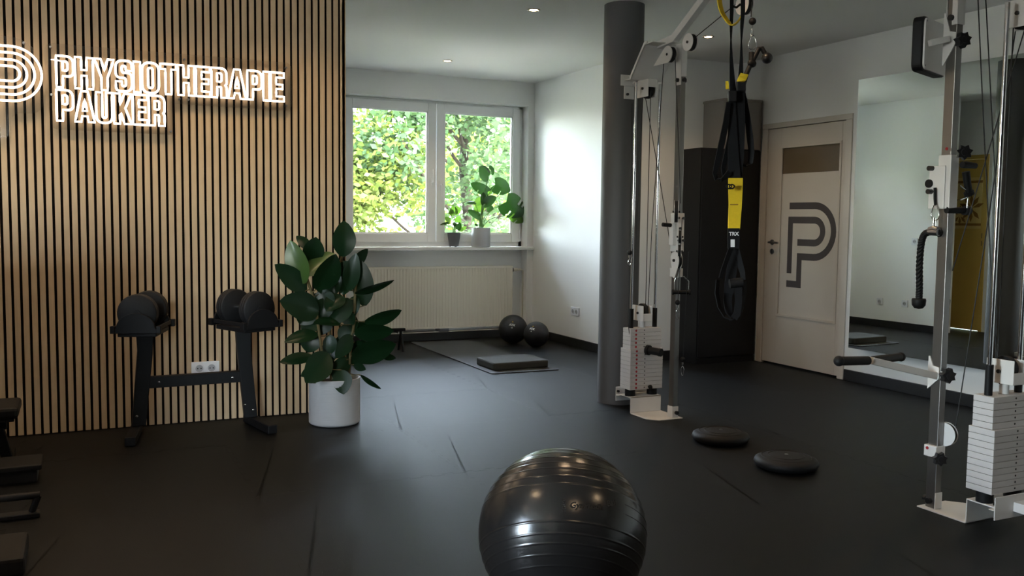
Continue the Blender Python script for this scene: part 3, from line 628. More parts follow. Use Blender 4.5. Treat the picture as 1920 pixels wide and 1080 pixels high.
# --- machine 1: sliding carriage and attachments
mb = MB(); bx1(mb, px-.030, px+.030, py-.032, py+.032, 1.06, 1.30); bx1(mb, px-.055, px-.030, py-.01, py+.032, 1.10, 1.24)
ca = obj('carriage', mb, M['white'], t1, bevel=.003)
mb = MB(); [mb.cyl(W1(px+dx, py+.032, z), W1(px+dx, py+.042, z), .008, 10) for dx, z in ((-.018, 1.27), (.02, 1.27), (-.004, 1.205), (-.012, 1.13), (.022, 1.13))]
obj('bolt', mb, M['black'], ca)
va = Vector((RT.x, RT.y, 0)).normalized()          # swivel pulleys hang edge-on
def edge_pulley(c, r, par, ch=.011, tail=None):
    c = Vector(c); va = Vector((c.y, -c.x, 0)).normalized(); q = obj('swivel_pulley', MB().cyl(c-va*ch, c-va*(ch-.002), r+.004, 26).cyl(c+va*(ch-.002), c+va*ch, r+.004, 26), M['white'], par)
    obj('wheel', MB().cyl(c-va*(ch-.003), c+va*(ch-.003), r, 26).cyl(c-va*(ch+.010), c+va*(ch+.010), .006, 10), M['rubber'], q)
c = aY(1268, 397, 4.668); edge_pulley(c, .066, t1, .013); c = aY(1275, 444, 4.700); edge_pulley(c, .040, t1, .011); c = aY(1274, 471, 4.704); edge_pulley(c, .040, t1, .011)
l_ = obj('lever', MB().cyl(W1(px-.028, py+.02, 1.22), W1(px-.07, py+.02, 1.225), .005, 8), M['chrome'], ca)
obj('lever_grip', MB().cyl(W1(px-.065, py+.02, 1.224), W1(px-.125, py+.02, 1.228), .0125, 14), M['rubber'], ca)
# teardrop side pulley with lower sleeve
c = W1(px-.035, py+.03, 1.005)
pl = rpoly([(-.045, .02, .04), (-.02, .055, .04), (.03, .055, .04), (.052, 0, .04), (.03, -.055, .03), (.005, -.11), (-.012, -.11)], 6)
mb = MB(); mb.prism([(x, z) for x, z in pl], c, Y1, (0, 0, 1), 0, .003); mb.prism([(x, z) for x, z in pl], c+Vector((.026, 0, 0)), Y1, (0, 0, 1), 0, .003)
sp = obj('side_pulley', mb, M['white'], t1); obj('wheel', MB().cyl(c+V(.005, 0, 0), c+V(.021, 0, 0), .05, 28), M['rubber'], sp); obj('bolt', MB().cyl(c+V(.0, 0, 0), c+V(-.012, 0, 0), .009, 10), M['black'], sp)
mb = MB(); bx1(mb, px-.028, px+.028, py-.032, py+.032, .90, .955); obj('lower_sleeve', mb, M['white'], t1, bevel=.003)
# small stoppers with snap hooks on the cable ends
def stopper(p, label, h=.06):
    p = Vector(p); t = thing('cable_stopper', p, label, 'cable stopper')
    obj('ball', MB().ball(p, .0165, 16, 10), M['rubber'], t); obj('ferrule', MB().cyl(p-Z*.016, p-Z*.034, .0065, 10), M['chrome'], t)
    obj('snap_hook', MB().tube([p-Z*.034, p-Z*.045], .003, 6).tube([p-Z*(.045+h/2-h/2*math.cos(a))+va*(.009*math.sin(a)) for a in [2*PI*i/16 for i in range(16)]], .0026, 6, closed=True), M['chrome'], t)
    return t
stopper(W1(px-.016, py+.045, .742), 'black ball stopper with snap hook at knee height on the machine beside the column'); stopper(W1(px+.03, py+.05, .380), 'lowest black ball stopper with snap hook, near the foot of the machine beside the column')
obj('steel_cable', MB().tube([W1(px-.016, py+.07, 1.27), W1(px-.016, py+.047, .75)], .0024, 6), M['cable'], t1); obj('steel_cable', MB().tube([W1(px+.035, py+.075, 1.06), W1(px+.03, py+.052, .395)], .0024, 6), M['cable'], t1)
p = W1(-.13, -.03, 1.045); st_ = stopper(p, 'black ball stopper hanging against the grey column', .04)
tag(obj('loose_cord', MB().tube(spline([p-Z*.08, p-Z*.2+X1*.003, p-Z*.42, p-Z*.52+X1*.01, p-Z*.60+X1*.025]), .0022, 6), M['cable'], org=p), 'thin black cord hanging down in front of the grey column', 'cord')
# D handle on machine 1
p = W1(px, py+.035, .905); t = thing('pulley_handle', p, 'small chrome stirrup handle with black grip on the machine beside the column', 'handle')
obj('wire_bow', MB().tube([p+va*(-.028)-Z*.095, p+va*(-.030)-Z*.03, p+va*(-.02)], .004, 8).tube([p+va*.025, p+va*.058-Z*.03, p+va*.058-Z*.095], .004, 8), M['chrome'], t)
obj('grip', MB().cyl(p-va*.036-Z*.10, p+va*.066-Z*.10, .012, 14).cyl(p-va*.044-Z*.10, p-va*.034-Z*.10, .0175, 16).cyl(p+va*.060-Z*.10, p+va*.070-Z*.10, .0175, 16), M['rubber'], t)
# weight pin of machine 1
p = W1(.0, 0, .155+9.7*.0266); t = thing('weight_pin', p, 'thick black grip of the weight pin in the stack beside the column', 'weight pin')
d = Vector((.35, -.93, -.06)).normalized(); obj('collar', MB().cyl(p, p+d*.02, .033, 24), M['rubber'], t); obj('grip', MB().cyl(p+d*.02, p+d*.095, .024, 24).cyl(p+d*.095, p+d*.112, .026, 24), M['rubber'], t)
p = W1(0.02, 0, .170); t = thing('weight_pin', p, 'small round black pin in the bottom plate beside the column', 'weight pin'); obj('knob', MB().cyl(p, p+V(0, -.014, 0), .008, 12).ball(p+V(0, -.018, 0), .0145, 14, 10), M['rubber'], t)
# V-bar hanging from boom of machine 1
p = W1(0, .93, 2.36); t = thing('bar_attachment', p, 'bent dark steel pulldown bar with black end balls hanging from the boom', 'pull bar')
def aD(u, v, P): # point on the plane through P facing the camera
    dd = ray(u, v); return CP+dd*(((P-CP).dot(FW))/dd.dot(FW))
q = lambda u, v: aD(u, v, p)
obj('stopper_ball', MB().ball(q(1411, 40), .020, 18, 12), M['rubber'], t)
obj('chain_link', MB().tube([q(1411, 48), q(1410, 56)], .004, 6).tube([q(1410, 62)+RT*(.007*math.sin(a))+Z*(.022*math.cos(a)) for a in [2*PI*i/14 for i in range(14)]], .0028, 6, closed=True), M['chrome'], t)
obj('snap_hook', MB().tube([q(1411, 79)+RT*(.017*math.sin(a)*(1.2-.5*math.cos(a)))+Z*(.040*math.cos(a)) for a in [2*PI*i/18 for i in range(18)]], .0032, 6, closed=True).tube([q(1410, 90), q(1410, 98)], .004, 6), M['chrome'], t)
obj('hanger', MB().cyl(q(1409, 98), q(1409, 118), .014, 16, .016).ball(q(1410, 119), .028, 18, 12, (1, .6, .8)), M['rubber'], t)
obj('bar', MB().tube([q(1396, 146), q(1406, 124), q(1417, 103), q(1423, 91), q(1428, 90), q(1438, 106)], [.013]*3+[.013, .013, .012], 14), M['iron'], t)
obj('bar', MB().tube([q(1402, 132), q(1394, 160), q(1393, 215)], .012, 12), M['iron'], t)
obj('end_ball', MB().ball(q(1438, 109), .030, 20, 14), M['black'], t, label='glossy black end ball'); obj('end_ball', MB().ball(q(1393, 190), .027, 20, 14), M['black'], t)

# --- machine 2: carriages and attachments
def W2z(x, y, z): return W2(x, y, z)
mb = MB(); bx2(mb, px-.025, px+.025, py-.032, py+.032, 1.315, 1.545); bx2(mb, px+.025, px+.032, py-.01, py+.07, 1.315, 1.50); c2 = obj('carriage', mb, M['white'], t2, bevel=.003)
mb = MB(); p0 = aX(1794, 287, 3.35); star_knob(mb, p0+V(0, -.03, 0), (-.55, -.83, 0), .033); obj('star_knob', mb, M['black'], c2)
mb = MB(); [mb.cyl(W2(px+.03, py+.055, z), W2(px+.055, py+.055, z), .011, 12) for z in (1.49, 1.39)]; obj('bolt', mb, M['black'], c2)
obj('wheel', MB().cyl(W2(px+.02, py+.066, 1.425), W2(px+.04, py+.066, 1.425), .018, 20), M['rubber'], c2)
obj('position_dot', MB().cyl(aX(1775.5, 279, 3.33), aX(1775.5, 279, 3.33)+V(-.002, 0, 0), .007, 12), M['red'], c2)
p = W2(px-.025, py-.02, 1.31); mb = MB().cyl(p+V(-.05, 0, 0), p+V(.06, -.01, 0), .014, 14).cyl(p+V(.045, -.01, 0), p+V(.075, -.01, 0), .020, 16); obj('locking_pin', mb, M['rubber'], c2)
# grips hanging on the side
qp = lambda u, v, y=2.70: aY(u, v, y)
t = thing('pulley_handle', qp(1810, 310), 'black hand grip with wire loop hooked on the post nearest the camera', 'handle')
obj('grip', MB().tube([qp(1811, 322), qp(1814, 345), qp(1817, 362)], [.016, .015, .014], 14).cyl(qp(1816, 360), qp(1818, 365), .021, 16), M['rubber'], t)
obj('cross_grip', MB().tube([qp(1804, 309), qp(1812, 309), qp(1829, 311)], [.014, .015, .012], 14), M['rubber'], t)
obj('wire_bow', MB().tube(spline([qp(1801, 348), qp(1806, 353), qp(1812, 356)]), .0028, 6).tube(spline([qp(1817, 366), qp(1812, 370), qp(1800, 375)]), .0028, 6).tube([qp(1815, 366), qp(1813, 390)], .0028, 6), M['chrome'], t)
# rope attachment
rp = lambda u, v: aX(u, v, 3.335)
t = thing('rope_attachment', rp(1752, 436), 'twisted black triceps rope with rubber ends hanging from the post nearest the camera', 'rope')
obj('snap_hook', MB().tube([rp(1753, 352), rp(1753, 372), rp(1754, 385)], .006, 8), M['rubber'], t)
hk = [rp(1753.5+6*math.sin(a)*(1.15-.45*math.cos(a)), 398-15*math.cos(a)) for a in [2*PI*i/20 for i in range(20)]]
obj('snap_hook', MB().tube(hk, .0028, 6, closed=True).tube([rp(1751, 408), rp(1750, 424)], .004, 8).tube([rp(1755, 410), rp(1755, 424)], .002, 6), M['chrome'], t, label='chrome snap hook')
obj('clamp', MB().tube([rp(1743, 431), rp(1751, 428), rp(1759, 431)], .013, 12).tube([rp(1742, 435), rp(1760, 436)], .015, 12), M['steel'], t)
def twisted(pts, R, turns, par, name='rope_strand'):
    P = spline(pts, 14); Ln = len(P)
    for s_ in range(3):
        out = []
        for i, c in enumerate(P):
            tg = (P[min(i+1, Ln-1)]-P[max(i-1, 0)]).normalized(); a = tg.cross(Vector((.3, .8, .1))).normalized(); b = tg.cross(a); th = 2*PI*(turns*i/Ln+s_/3)
            out.append(c+(a*math.cos(th)+b*math.sin(th))*R*.52)
        obj(name, MB().tube(out, R*.56, 8), M['rubber'], par)
twisted([rp(1744, 435), rp(1733, 440), rp(1727, 460), rp(1724, 500), rp(1724, 540), rp(1723, 562)], .0145, 9, t)
twisted([rp(1757, 435), aX(1762, 438, 3.36), aX(1767, 446, 3.395), aX(1770, 465, 3.41), aX(1770, 500, 3.412), aX(1769, 540, 3.412), aX(1768, 562, 3.41)], .0145, 9, t)
for e in (rp(1723, 561), aX(1768, 561, 3.41)):
     obj('rubber_end', MB().lathe(e, [(0, .003), (.028, .003), (.030, -.004), (.028, -.026), (.018, -.040), (0, -.043)], 26), M['rubber'], t)
# back pad
p = W2(px, py, 2.02)
t = thing('back_pad', aY(1750, 90, 2.80), 'white board with padded black rim on a white arm on the post nearest the camera', 'pad')
c = aY(1750, 88, 2.86); ux = Vector((.86, -.38, 0)).normalized(); ux = Vector((.93, .36, 0)).normalized(); uz = V(0, 0, 1)
pl = rpoly([(-.155, -.118, .035), (-.155, .118, .035), (.14, .118, .035), (.14, -.118, .035)], 6)
pl = rpoly([(-.13, -.115, .035), (-.13, .115, .035), (.16, .115, .035), (.16, -.115, .035)], 6)
mb = MB(); mb.prism(pl, c, ux, uz, -.045, 0); obj('cushion', mb, M['rubber'], t, bevel=.006)
pl = rpoly([(-.122, -.108, .03), (-.122, .108, .03), (.16, .108, .03), (.16, -.108, .03)], 6)
mb = MB(); mb.prism(pl, c, ux, uz, 0, .008); bd = obj('board', mb, M['white'], t, bevel=.001)
nn = ux.cross(uz).normalized(); mb = MB()
for a, b in ((-.108, -.093), (-.108, .093), (.145, .093), (.145, -.093)): mb.cyl(c+ux*a+uz*b+nn*.008, c+ux*a+uz*b+nn*.010, .004, 10)
obj('screw', mb, M['steel'], bd)
a0 = c+ux*(-.10)+uz*.00+nn*.012; a1 = W2(px, py+.0, 2.03)+V(-.035, .0, 0)
obj('support_arm', MB().bar(c+ux*(-.105)+nn*.02+uz*(-.002), a1, .028, .026), M['white'], t, bevel=.002)
# pointed white clamp plate hugging the post
mb = MB(); yy = W2(px, py, 0).y; xx = W2(px, py, 0).x-.019
pl = [(-.030, -.10), (.028, -.012), (.028, .03), (-.004, .04), (-.030, .12), (-.036, .12), (-.036, -.10)]
mb.prism(pl, (xx-.0035, yy, 2.025), (0, -1, 0), (0, 0, 1), -.003, .003); mb.box(xx-.004, xx+.045, yy-.036, yy-.026, 2.0, 2.045); obj('clamp', mb, M['white'], t)
mb = MB(); star_knob(mb, V(xx+.012, yy-.034, 2.02), (-.25, -.97, 0), .034, 7, .03); obj('star_knob', mb, M['black'], t)
# dip handles
hp = lambda u, v: aY(u, v, 2.74)
yy = W2(px, py, 0).y; z_ = aX(1755, 690, 3.33).z
p = V(xx, yy, .60); t = thing('dip_handles', p, 'white forked arm with two thick black handles low on the post nearest the camera', 'dip bar')
e = aZ(1634, 674, .665); ep = aX(1634, 674, 2.99)
arm0 = V(xx-.005, yy, .592); arm1 = aX(1633, 676, 2.985)
obj('arm', MB().bar(arm0, arm1, .032, .030), M['white'], t, bevel=.002)
ce = aX(1632, 675, 2.985)
g1 = aX(1572, 677, 2.90); dirv = (g1-ce)
ha = Vector((0, 1, 0))
pA = aY(1572, 677, arm1.y+.0); 
dh = .145
p_l = aD(1573, 677, arm1+Vector((-.07, -.10, 0))); p_r = aD(1689, 669, arm1+Vector((.10, .13, .0)))
obj('handle', MB().tube([arm1+(p_l-arm1)*.10, p_l], .0185, 20).ball(p_l, .0215, 18, 12), M['rubber'], t); obj('handle', MB().tube([arm1+(p_r-arm1)*.06, p_r], .0175, 20).ball(p_r, .0205, 18, 12), M['rubber'], t)
mb = MB(); pl = [(-.035, -.07), (.02, -.02), (.02, .03), (-.012, .035), (-.030, .075), (-.036, .075)]; mb.prism(pl, (xx-.0035, yy, .60), (0, -1, 0), (0, 0, 1), -.003, .003); mb.box(xx-.004, xx+.045, yy-.036, yy-.026, .585, .615); obj('clamp', mb, M['white'], t)
mb = MB(); star_knob(mb, V(xx+.018, yy-.034, .60), (-.3, -.95, 0), .034, 7, .03); obj('star_knob', mb, M['black'], t)
# low pulley clamp
mb = MB(); bx2(mb, px-.024, px+.034, py-.032, py+.032, .235, .285); lc = obj('low_clamp', mb, M['white'], t2, bevel=.003)
obj('position_dot', MB().cyl(V(xx-.017, yy+.012, .272), V(xx-.019, yy+.012, .272), .007, 12), M['red'], lc)
mb = MB(); star_knob(mb, V(xx+.0, yy-.034, .235), (-.45, -.9, 0), .031, 7, .024); obj('star_knob', mb, M['black'], lc)
c = V(xx+.050, yy-.022, .335); ax_ = Vector((1, .15, 0)).normalized(); q_ = obj('low_pulley', MB().cyl(c-ax_*.012, c-ax_*.009, .052, 28).cyl(c+ax_*.009, c+ax_*.012, .052, 28), M['white'], t2); obj('wheel', MB().cyl(c-ax_*.008, c+ax_*.008, .048, 28), M['rubber'], q_)
cc = lambda pts: obj('steel_cable', MB().tube(pts, .0026, 6), M['cable'], t2)
cc([aX(1832, -40, 3.40), aX(1844, 230, 3.41), aX(1863, 600, 3.42), aX(1874, 720, 3.43)]); cc([aX(1905, 50, 3.5), aX(1858, 380, 3.44), aX(1792, 800, 3.36)])

# ------------------------------------------------------------------ suspension trainer
SY = 2.72
def sp_(u, v, d=0.0):
    dd = ray(u, v); base = CP+ray(1378, 400)*3.05; return CP+dd*(((base-CP).dot(FW)+d)/dd.dot(FW))
t = thing('suspension_trainer', sp_(1378, 0), 'black and yellow suspension strap hanging in front of the anthracite locker', 'suspension trainer')
side = RT
def strap(name, pts, ws, mt='web', sd=None, d=0, th=.003, par=t, label=None):
    P = [sp_(u, v, d) for u, v in pts]; k = 3.05*1.0/1714
    return obj(name, MB().ribbon(P, sd or side, [a*k for a in ws], th), M[mt], par, label=label)
pts = [(1372, -70), (1372, 20), (1371, 45), (1370.5, 75), (1371, 110), (1373, 150), (1375, 178)]; strap('strap', pts, [7, 7, 6, 2.5, 6, 10, 13], d=.01)
pts = [(1393, -70), (1393, 20), (1391, 50), (1390, 78), (1390, 110), (1389, 140), (1388, 155)]; strap('strap', pts, [8, 8, 6, 2.5, 6, 9, 11], d=-.01)
P = [sp_(1348, -40), sp_(1348, -10), sp_(1352, 18), sp_(1361, 35), sp_(1371, 46), sp_(1380, 44), sp_(1389, 32), sp_(1394, 12), sp_(1396, -10), sp_(1395, -40)]
P = spline(P, 4); n = len(P); k = 3.05/1714
obj('handle_loop', MB().ribbon(P, [(RT*.8+FW*.6) if i < n*.45 else (RT*.25+FW*.95) for i in range(n)], .022, .003), M['yellow'], t)
obj('foam_grip', MB().tube([sp_(1374, 12, .03), sp_(1381, 14, .03), sp_(1388, 8, .03)], .004, 8), M['rubber'], t)
def block(name, u0, v0, u1, v1, mt, d=-.012, dep=.014, bev=.003, label=None, par=t):
    c = (sp_(u0, v0, d)+sp_(u1, v1, d))/2; k = 3.05/1714
    return obj(name, MB().obox(c, RT, DN, FW, abs(u1-u0)*k/2, abs(v1-v0)*k/2, dep/2), M[mt], par, bevel=bev, label=label)
block('buckle', 1365, 171, 1380.5, 191, 'black'); block('buckle', 1381, 152, 1398, 171, 'black')
strap('yellow_tab', [(1363, 152), (1364, 167)], [5, 6], 'yellow', d=-.01); P = [sp_(1388, 153, -.02), sp_(1392, 147, -.03), sp_(1396, 139, -.02)]; obj('yellow_tab', MB().ribbon(P, RT*.9-DN*.25, [.026, .027, .026], .004), M['yellow'], t)
# webbing loops flaring below the buckles
strap('strap', [(1372, 190), (1373, 230), (1375, 290), (1377, 338)], [13, 16, 20, 24], d=-.004, th=.004); strap('strap', [(1388, 170), (1387, 230), (1384, 290), (1380, 330)], [16, 20, 22, 22], d=.0, th=.004)
strap('foot_loop', [(1366, 192), (1361, 230), (1354, 265), (1346, 300), (1340, 325), (1343, 336), (1352, 338), (1362, 330), (1368, 322)], [9, 12, 13, 12, 9, 9, 10, 11, 12], sd=RT*.95+FW*.35, d=-.015)
strap('foot_loop', [(1394, 175), (1401, 215), (1406, 255), (1409, 285), (1407, 305), (1398, 312), (1388, 306), (1386, 290)], [8, 10, 12, 11, 10, 10, 9, 9], sd=RT*.95-FW*.35, d=.015)
strap('foot_loop', [(1370, 250), (1362, 290), (1356, 315), (1357, 327), (1368, 334)], [10, 11, 10, 9, 10], sd=RT*.9+FW*.4, d=.02)
obj('drawcord', MB().tube([sp_(1364+10*abs(math.sin(a))*math.copysign(1, a-PI)*0+11*(i/30)*2*.5+6*math.sin(a), 350+4*math.cos(a), -.03) for i, a in enumerate([4*PI*j/30 for j in range(31)])], .0022, 6), M['web'], t)
strap('yellow_strap', [(1379, 334), (1379, 350), (1378.5, 385), (1377, 410), (1376, 430)], [27, 26.5, 24, 23, 22], 'yellow', d=-.008, th=.006)
strap('stitching', [(1369, 383.5), (1384, 383.5)], [2, 2], 'brownprint', sd=DN, d=-.0125, th=.001)
lb = strap('label_patch', [(1375.5, 428), (1375.5, 447), (1375, 466)], [22, 22, 21], 'web', d=-.010, th=.007)
lbm = sp_(1367, 441.5, -.0145); obj('lettering', textmb('TRX', .0165, lbm, RT, -DN, bold=.0006, depth=.0004), M['wprint'], t, rc=False)
block('care_tag', 1370, 449, 1377.5, 463, 'wprint', d=-.0155, dep=.001, bev=0)
strap('strap', [(1371, 464), (1365, 480), (1356, 505), (1351, 522)], [10, 10, 9, 8], sd=RT*.9+FW*.4, d=-.01); strap('strap', [(1379, 464), (1386, 490), (1392, 510), (1394, 525)], [12, 12, 10, 8], sd=RT*.9-FW*.4, d=.01)
strap('strap', [(1375, 464), (1374, 490), (1370, 520), (1366, 550)], [14, 18, 20, 18], d=.012)
obj('roller_grip', MB().cyl(sp_(1368, 532, -.02), sp_(1392, 529, -.02), .0155, 18), M['rubber'], t, label='ribbed grey-black roller grip')
strap('foot_loop', [(1346, 525), (1344, 550), (1349, 575), (1359, 592), (1372, 599), (1384, 596), (1391, 575), (1396, 550), (1396, 528)], [12, 13, 13, 14, 14, 13, 13, 12, 11], sd=RT*.7+FW*.7, d=0)
strap('foot_loop', [(1368, 535), (1364, 565), (1367, 588), (1374, 597)], [16, 15, 14, 14], sd=RT, d=.02); strap('foot_loop', [(1384, 535), (1385, 565), (1382, 588), (1376, 597)], [14, 13, 13, 13], sd=RT, d=-.02)

# ------------------------------------------------------------------ exercise ball
bc, br = Vector((1.3604, 2.4796, .2648)), .2648
t = thing('exercise_ball', (bc.x, bc.y, 0), 'large glossy anthracite exercise ball with thin ridges in the foreground', 'exercise ball')
prof = []; n = 420
ridg = [-62, -55, -48, -41, -34, -27, -21, -13.6, 11.8, 18, 25, 31, 38, 44.5, 51, 58]
for i in range(n+1):
    a = -PI/2+PI*i/n; dg = math.degrees(a); r = br
    for q0_ in ridg: r += .0012*math.exp(-((dg-q0_)/.40)**2)
    prof.append((r*math.cos(a), r*math.sin(a)))
ax = Vector((.48*.64, .877*.64, .77)).normalized()
obj('shell', MB().lathe(bc, prof, 120, ax), M['gball'], t)
_a = ax.cross(V(.877, -.48, 0)).normalized(); _b = ax.cross(_a)
for lt in (5.0, -1.8):
    lt = math.radians(lt); P = []
    for i in range(40):
        th = math.radians(100+i*3.2); P.append(bc+ax*(br*math.sin(lt))+(_a*math.sin(th)*1.0+_b*math.cos(th))*(br*math.cos(lt)))
    obj('ridge', MB().tube(P, .0010, 6), M['gball'], t)
def on_ball(u, v):
    d = ray(u, v).normalized(); o = CP-bc; b = o.dot(d); c = o.dot(o)-br*br; return (CP+d*(-b-math.sqrt(b*b-c))-bc).normalized()
def ball_text(txt, size, u, v, rot=0, bold=.0, shear=0):
    n0 = on_ball(u, v); e = Vector((0, 0, 1)).cross(n0).normalized(); up = n0.cross(e)
    if rot: e, up = up, -e
    def wr(x, y):
        q = (n0*br+e*x+up*y).normalized(); return bc+q*(br+.0006)
    return textmb(txt, size, (0, 0, 0), (1, 0, 0), (0, 1, 0), bold, shear, wrap=wr)
obj('lettering', ball_text('Gymnastik', .0245, 1068, 952, bold=.0009, shear=.25), M['print'], t, rc=False); obj('lettering', ball_text('Ball', .026, 1138, 950, bold=.0009, shear=.25), M['print'], t, rc=False)
obj('lettering', ball_text('TOGU', .016, 1061, 962, rot=1, bold=.0004), M['print'], t, rc=False)

# ------------------------------------------------------------------ balance discs
for (u, v, R_, lab) in ((1351, 818, .162, 'farther black rubber balance cushion on the dark floor'), (1474, 866, .162, 'nearer black rubber balance cushion on the dark floor')):
    c = aZ(u, v, .03); c.z = 0; t = thing('balance_disc', c, lab, 'balance disc', None)
    obj('cushion', MB().lathe(c, [(0, .002), (R_*.8, .002), (R_*.95, .012), (R_, .030), (R_*.96, .047), (R_*.82, .058), (R_*.5, .066), (R_*.15, .069), (0, .069)], 56), M['rubber'], t)
    obj('valve', MB().cyl(c+Z*.068, c+Z*.071, .010, 14), M['steel'], t)
    obj('ridge', MB().lathe(c, [(R_*.55, .0645), (R_*.56, .0675), (R_*.57, .064)], 48).lathe(c, [(R_*.75, .060), (R_*.76, .063), (R_*.77, .0595)], 48), M['rubber'], t)

# ------------------------------------------------------------------ mat, pad, medicine balls
A = [aZ(u, v, 0) for u, v in ((923, 701.5), (1046, 695))]; Bk = aZ(770, 643, 0)
t = thing('exercise_mat', (3.2, 7.5, 0), 'thin dark exercise mat laid out on the floor towards the window', 'mat')
x0, y0_ = 2.985, 6.665
mb = MB(); pl = rpoly([(x0, y0_, .03), (3.60, y0_-.015, .03), (3.60, 8.62, .03), (x0+.0, 8.66, .03)], 4); mb.prism(pl, (0, 0, 0), (1, 0, 0), (0, 1, 0), .0005, .008); obj('sheet', mb, M['yoga'], t)
t = thing('balance_pad', (3.3, 6.95, .008), 'thick grey foam balance pad on the dark mat', 'pad')
mb = MB(); pl = rpoly([(3.055, 6.76, .04), (3.565, 6.765, .04), (3.555, 7.15, .04), (3.045, 7.14, .04)], 4); mb.prism(pl, (0, 0, 0), (1, 0, 0), (0, 1, 0), .0085, .072); obj('foam', mb, M['pad'], t, bevel=.012)
def medball(c, r, lab, txt, wt, u, v, size):
    c = Vector(c); c.z = r; t = thing('medicine_ball', (c.x, c.y, 0), lab, 'medicine ball'); obj('shell', MB().ball(c, r, 48, 28), M['medball'], t)
    d = ray(u, v).normalized(); o = CP-c; b = o.dot(d); n0 = (CP+d*(-b-math.sqrt(max(0, b*b-o.dot(o)+r*r)))-c).normalized(); e = Vector((0, 0, 1)).cross(n0).normalized(); up = n0.cross(e)
    e, up = (e*.99-up*.12).normalized(), (up*.99+e*.12).normalized()
    wr = lambda x, y: c+(n0*r+e*x+up*y).normalized()*(r+.001)
    obj('lettering', textmb(txt, size, (0,0,0), (1,0,0), (0,1,0), .0012, wrap=wr, align='CENTER'), M['wprint'], t, rc=False)
    obj('lettering', textmb(wt, size*.62, (0,0,0), (1,0,0), (0,1,0), .0005, wrap=lambda x, y: wr(x, y-size*.85), align='CENTER'), M['wprint'], t, rc=False)
    obj('emblem', MB().add([wr(*p_) for p_ in ((-.008, size*1.35), (.008, size*1.35), (0, size*1.7))], [(0, 1, 2)]), M['yellow'], t, rc=False)
medball((3.94, 8.278, 0), .1452, 'larger black medicine ball near the window corner', 'ATX', '10', 960, 611, .030)
medball((4.04, 7.956, 0), .1256, 'smaller black medicine ball resting in front of the window corner', 'ATX', '6', 997, 618, .027)
# dark folded fitness frame by the alcove's left wall, half hidden by the plant
t = thing('floor_stand', (2.45, 8.1, 0), 'small black tubular stand on the floor behind the rubber plant', 'stand')
obj('top_bar', MB().box(2.30, 2.74, 8.09, 8.13, .195, .225), M['black_metal'], t, bevel=.004)
for x in (2.34, 2.70): obj('leg', MB().tube([(x, 8.11, .20), (x, 8.18, .012)], .011, 10).tube([(x, 8.11, .20), (x, 8.04, .012)], .011, 10), M['black_metal'], t)

# ------------------------------------------------------------------ dumbbell stand
t = thing('dumbbell_stand', (.6, 5.5, 0), 'black steel stand for two adjustable dumbbells against the slatted wall', 'dumbbell stand')
UL = [(.285, 5.60, .055), (.325, 5.50, .585)]; UR = [(.905, 5.60, .055), (.868, 5.50, .585)]
for nm, (a, b), xs, fx in (('l', UL, 1, .225), ('r', UR, -1, .985)):
    a, b = Vector(a), Vector(b)
    pl = [(a.x-.037, a.z), (a.x+.037, a.z), (b.x+.040, b.z-.12), (b.x+.045, b.z), (b.x-.045, b.z), (b.x-.040, b.z-.10)]
    mb = MB(); mb.prism([(x, z) for x, z in pl], (0, 5.545, 0), (1, 0, 0), (0, 0, 1), -.028, .028); obj('upright', mb, M['black_metal'], t, bevel=.004)
    mb = MB(); mb.bar((a.x, 5.66, .028), (fx, 5.27, .028), .055, .05); obj('foot', mb, M['black_metal'], t, bevel=.005)
    mb = MB(); mb.box(b.x-.06, b.x+.06, 5.40, 5.62, b.z, b.z+.012); obj('top_plate', mb, M['black_metal'], t, bevel=.003)
    bl = MB(); bl.ball((a.x-.01*xs, 5.513, .115 if xs > 0 else .10), .0085, 12, 8); 
    if xs < 0: bl.ball((a.x-.035, 5.513, .135), .007, 12, 8)
    obj('bolt', bl, M['chrome'], t, label='shiny bolt head')
obj('crossbar', MB().bar((.335, 5.545, .300), (.868, 5.545, .303), .05, .065), M['black_metal'], t, bevel=.004)
for x in (.395, .80): obj('bolt', MB().ball((x, 5.519, .301), .0085, 12, 8), M['chrome'], t, label='shiny bolt head')
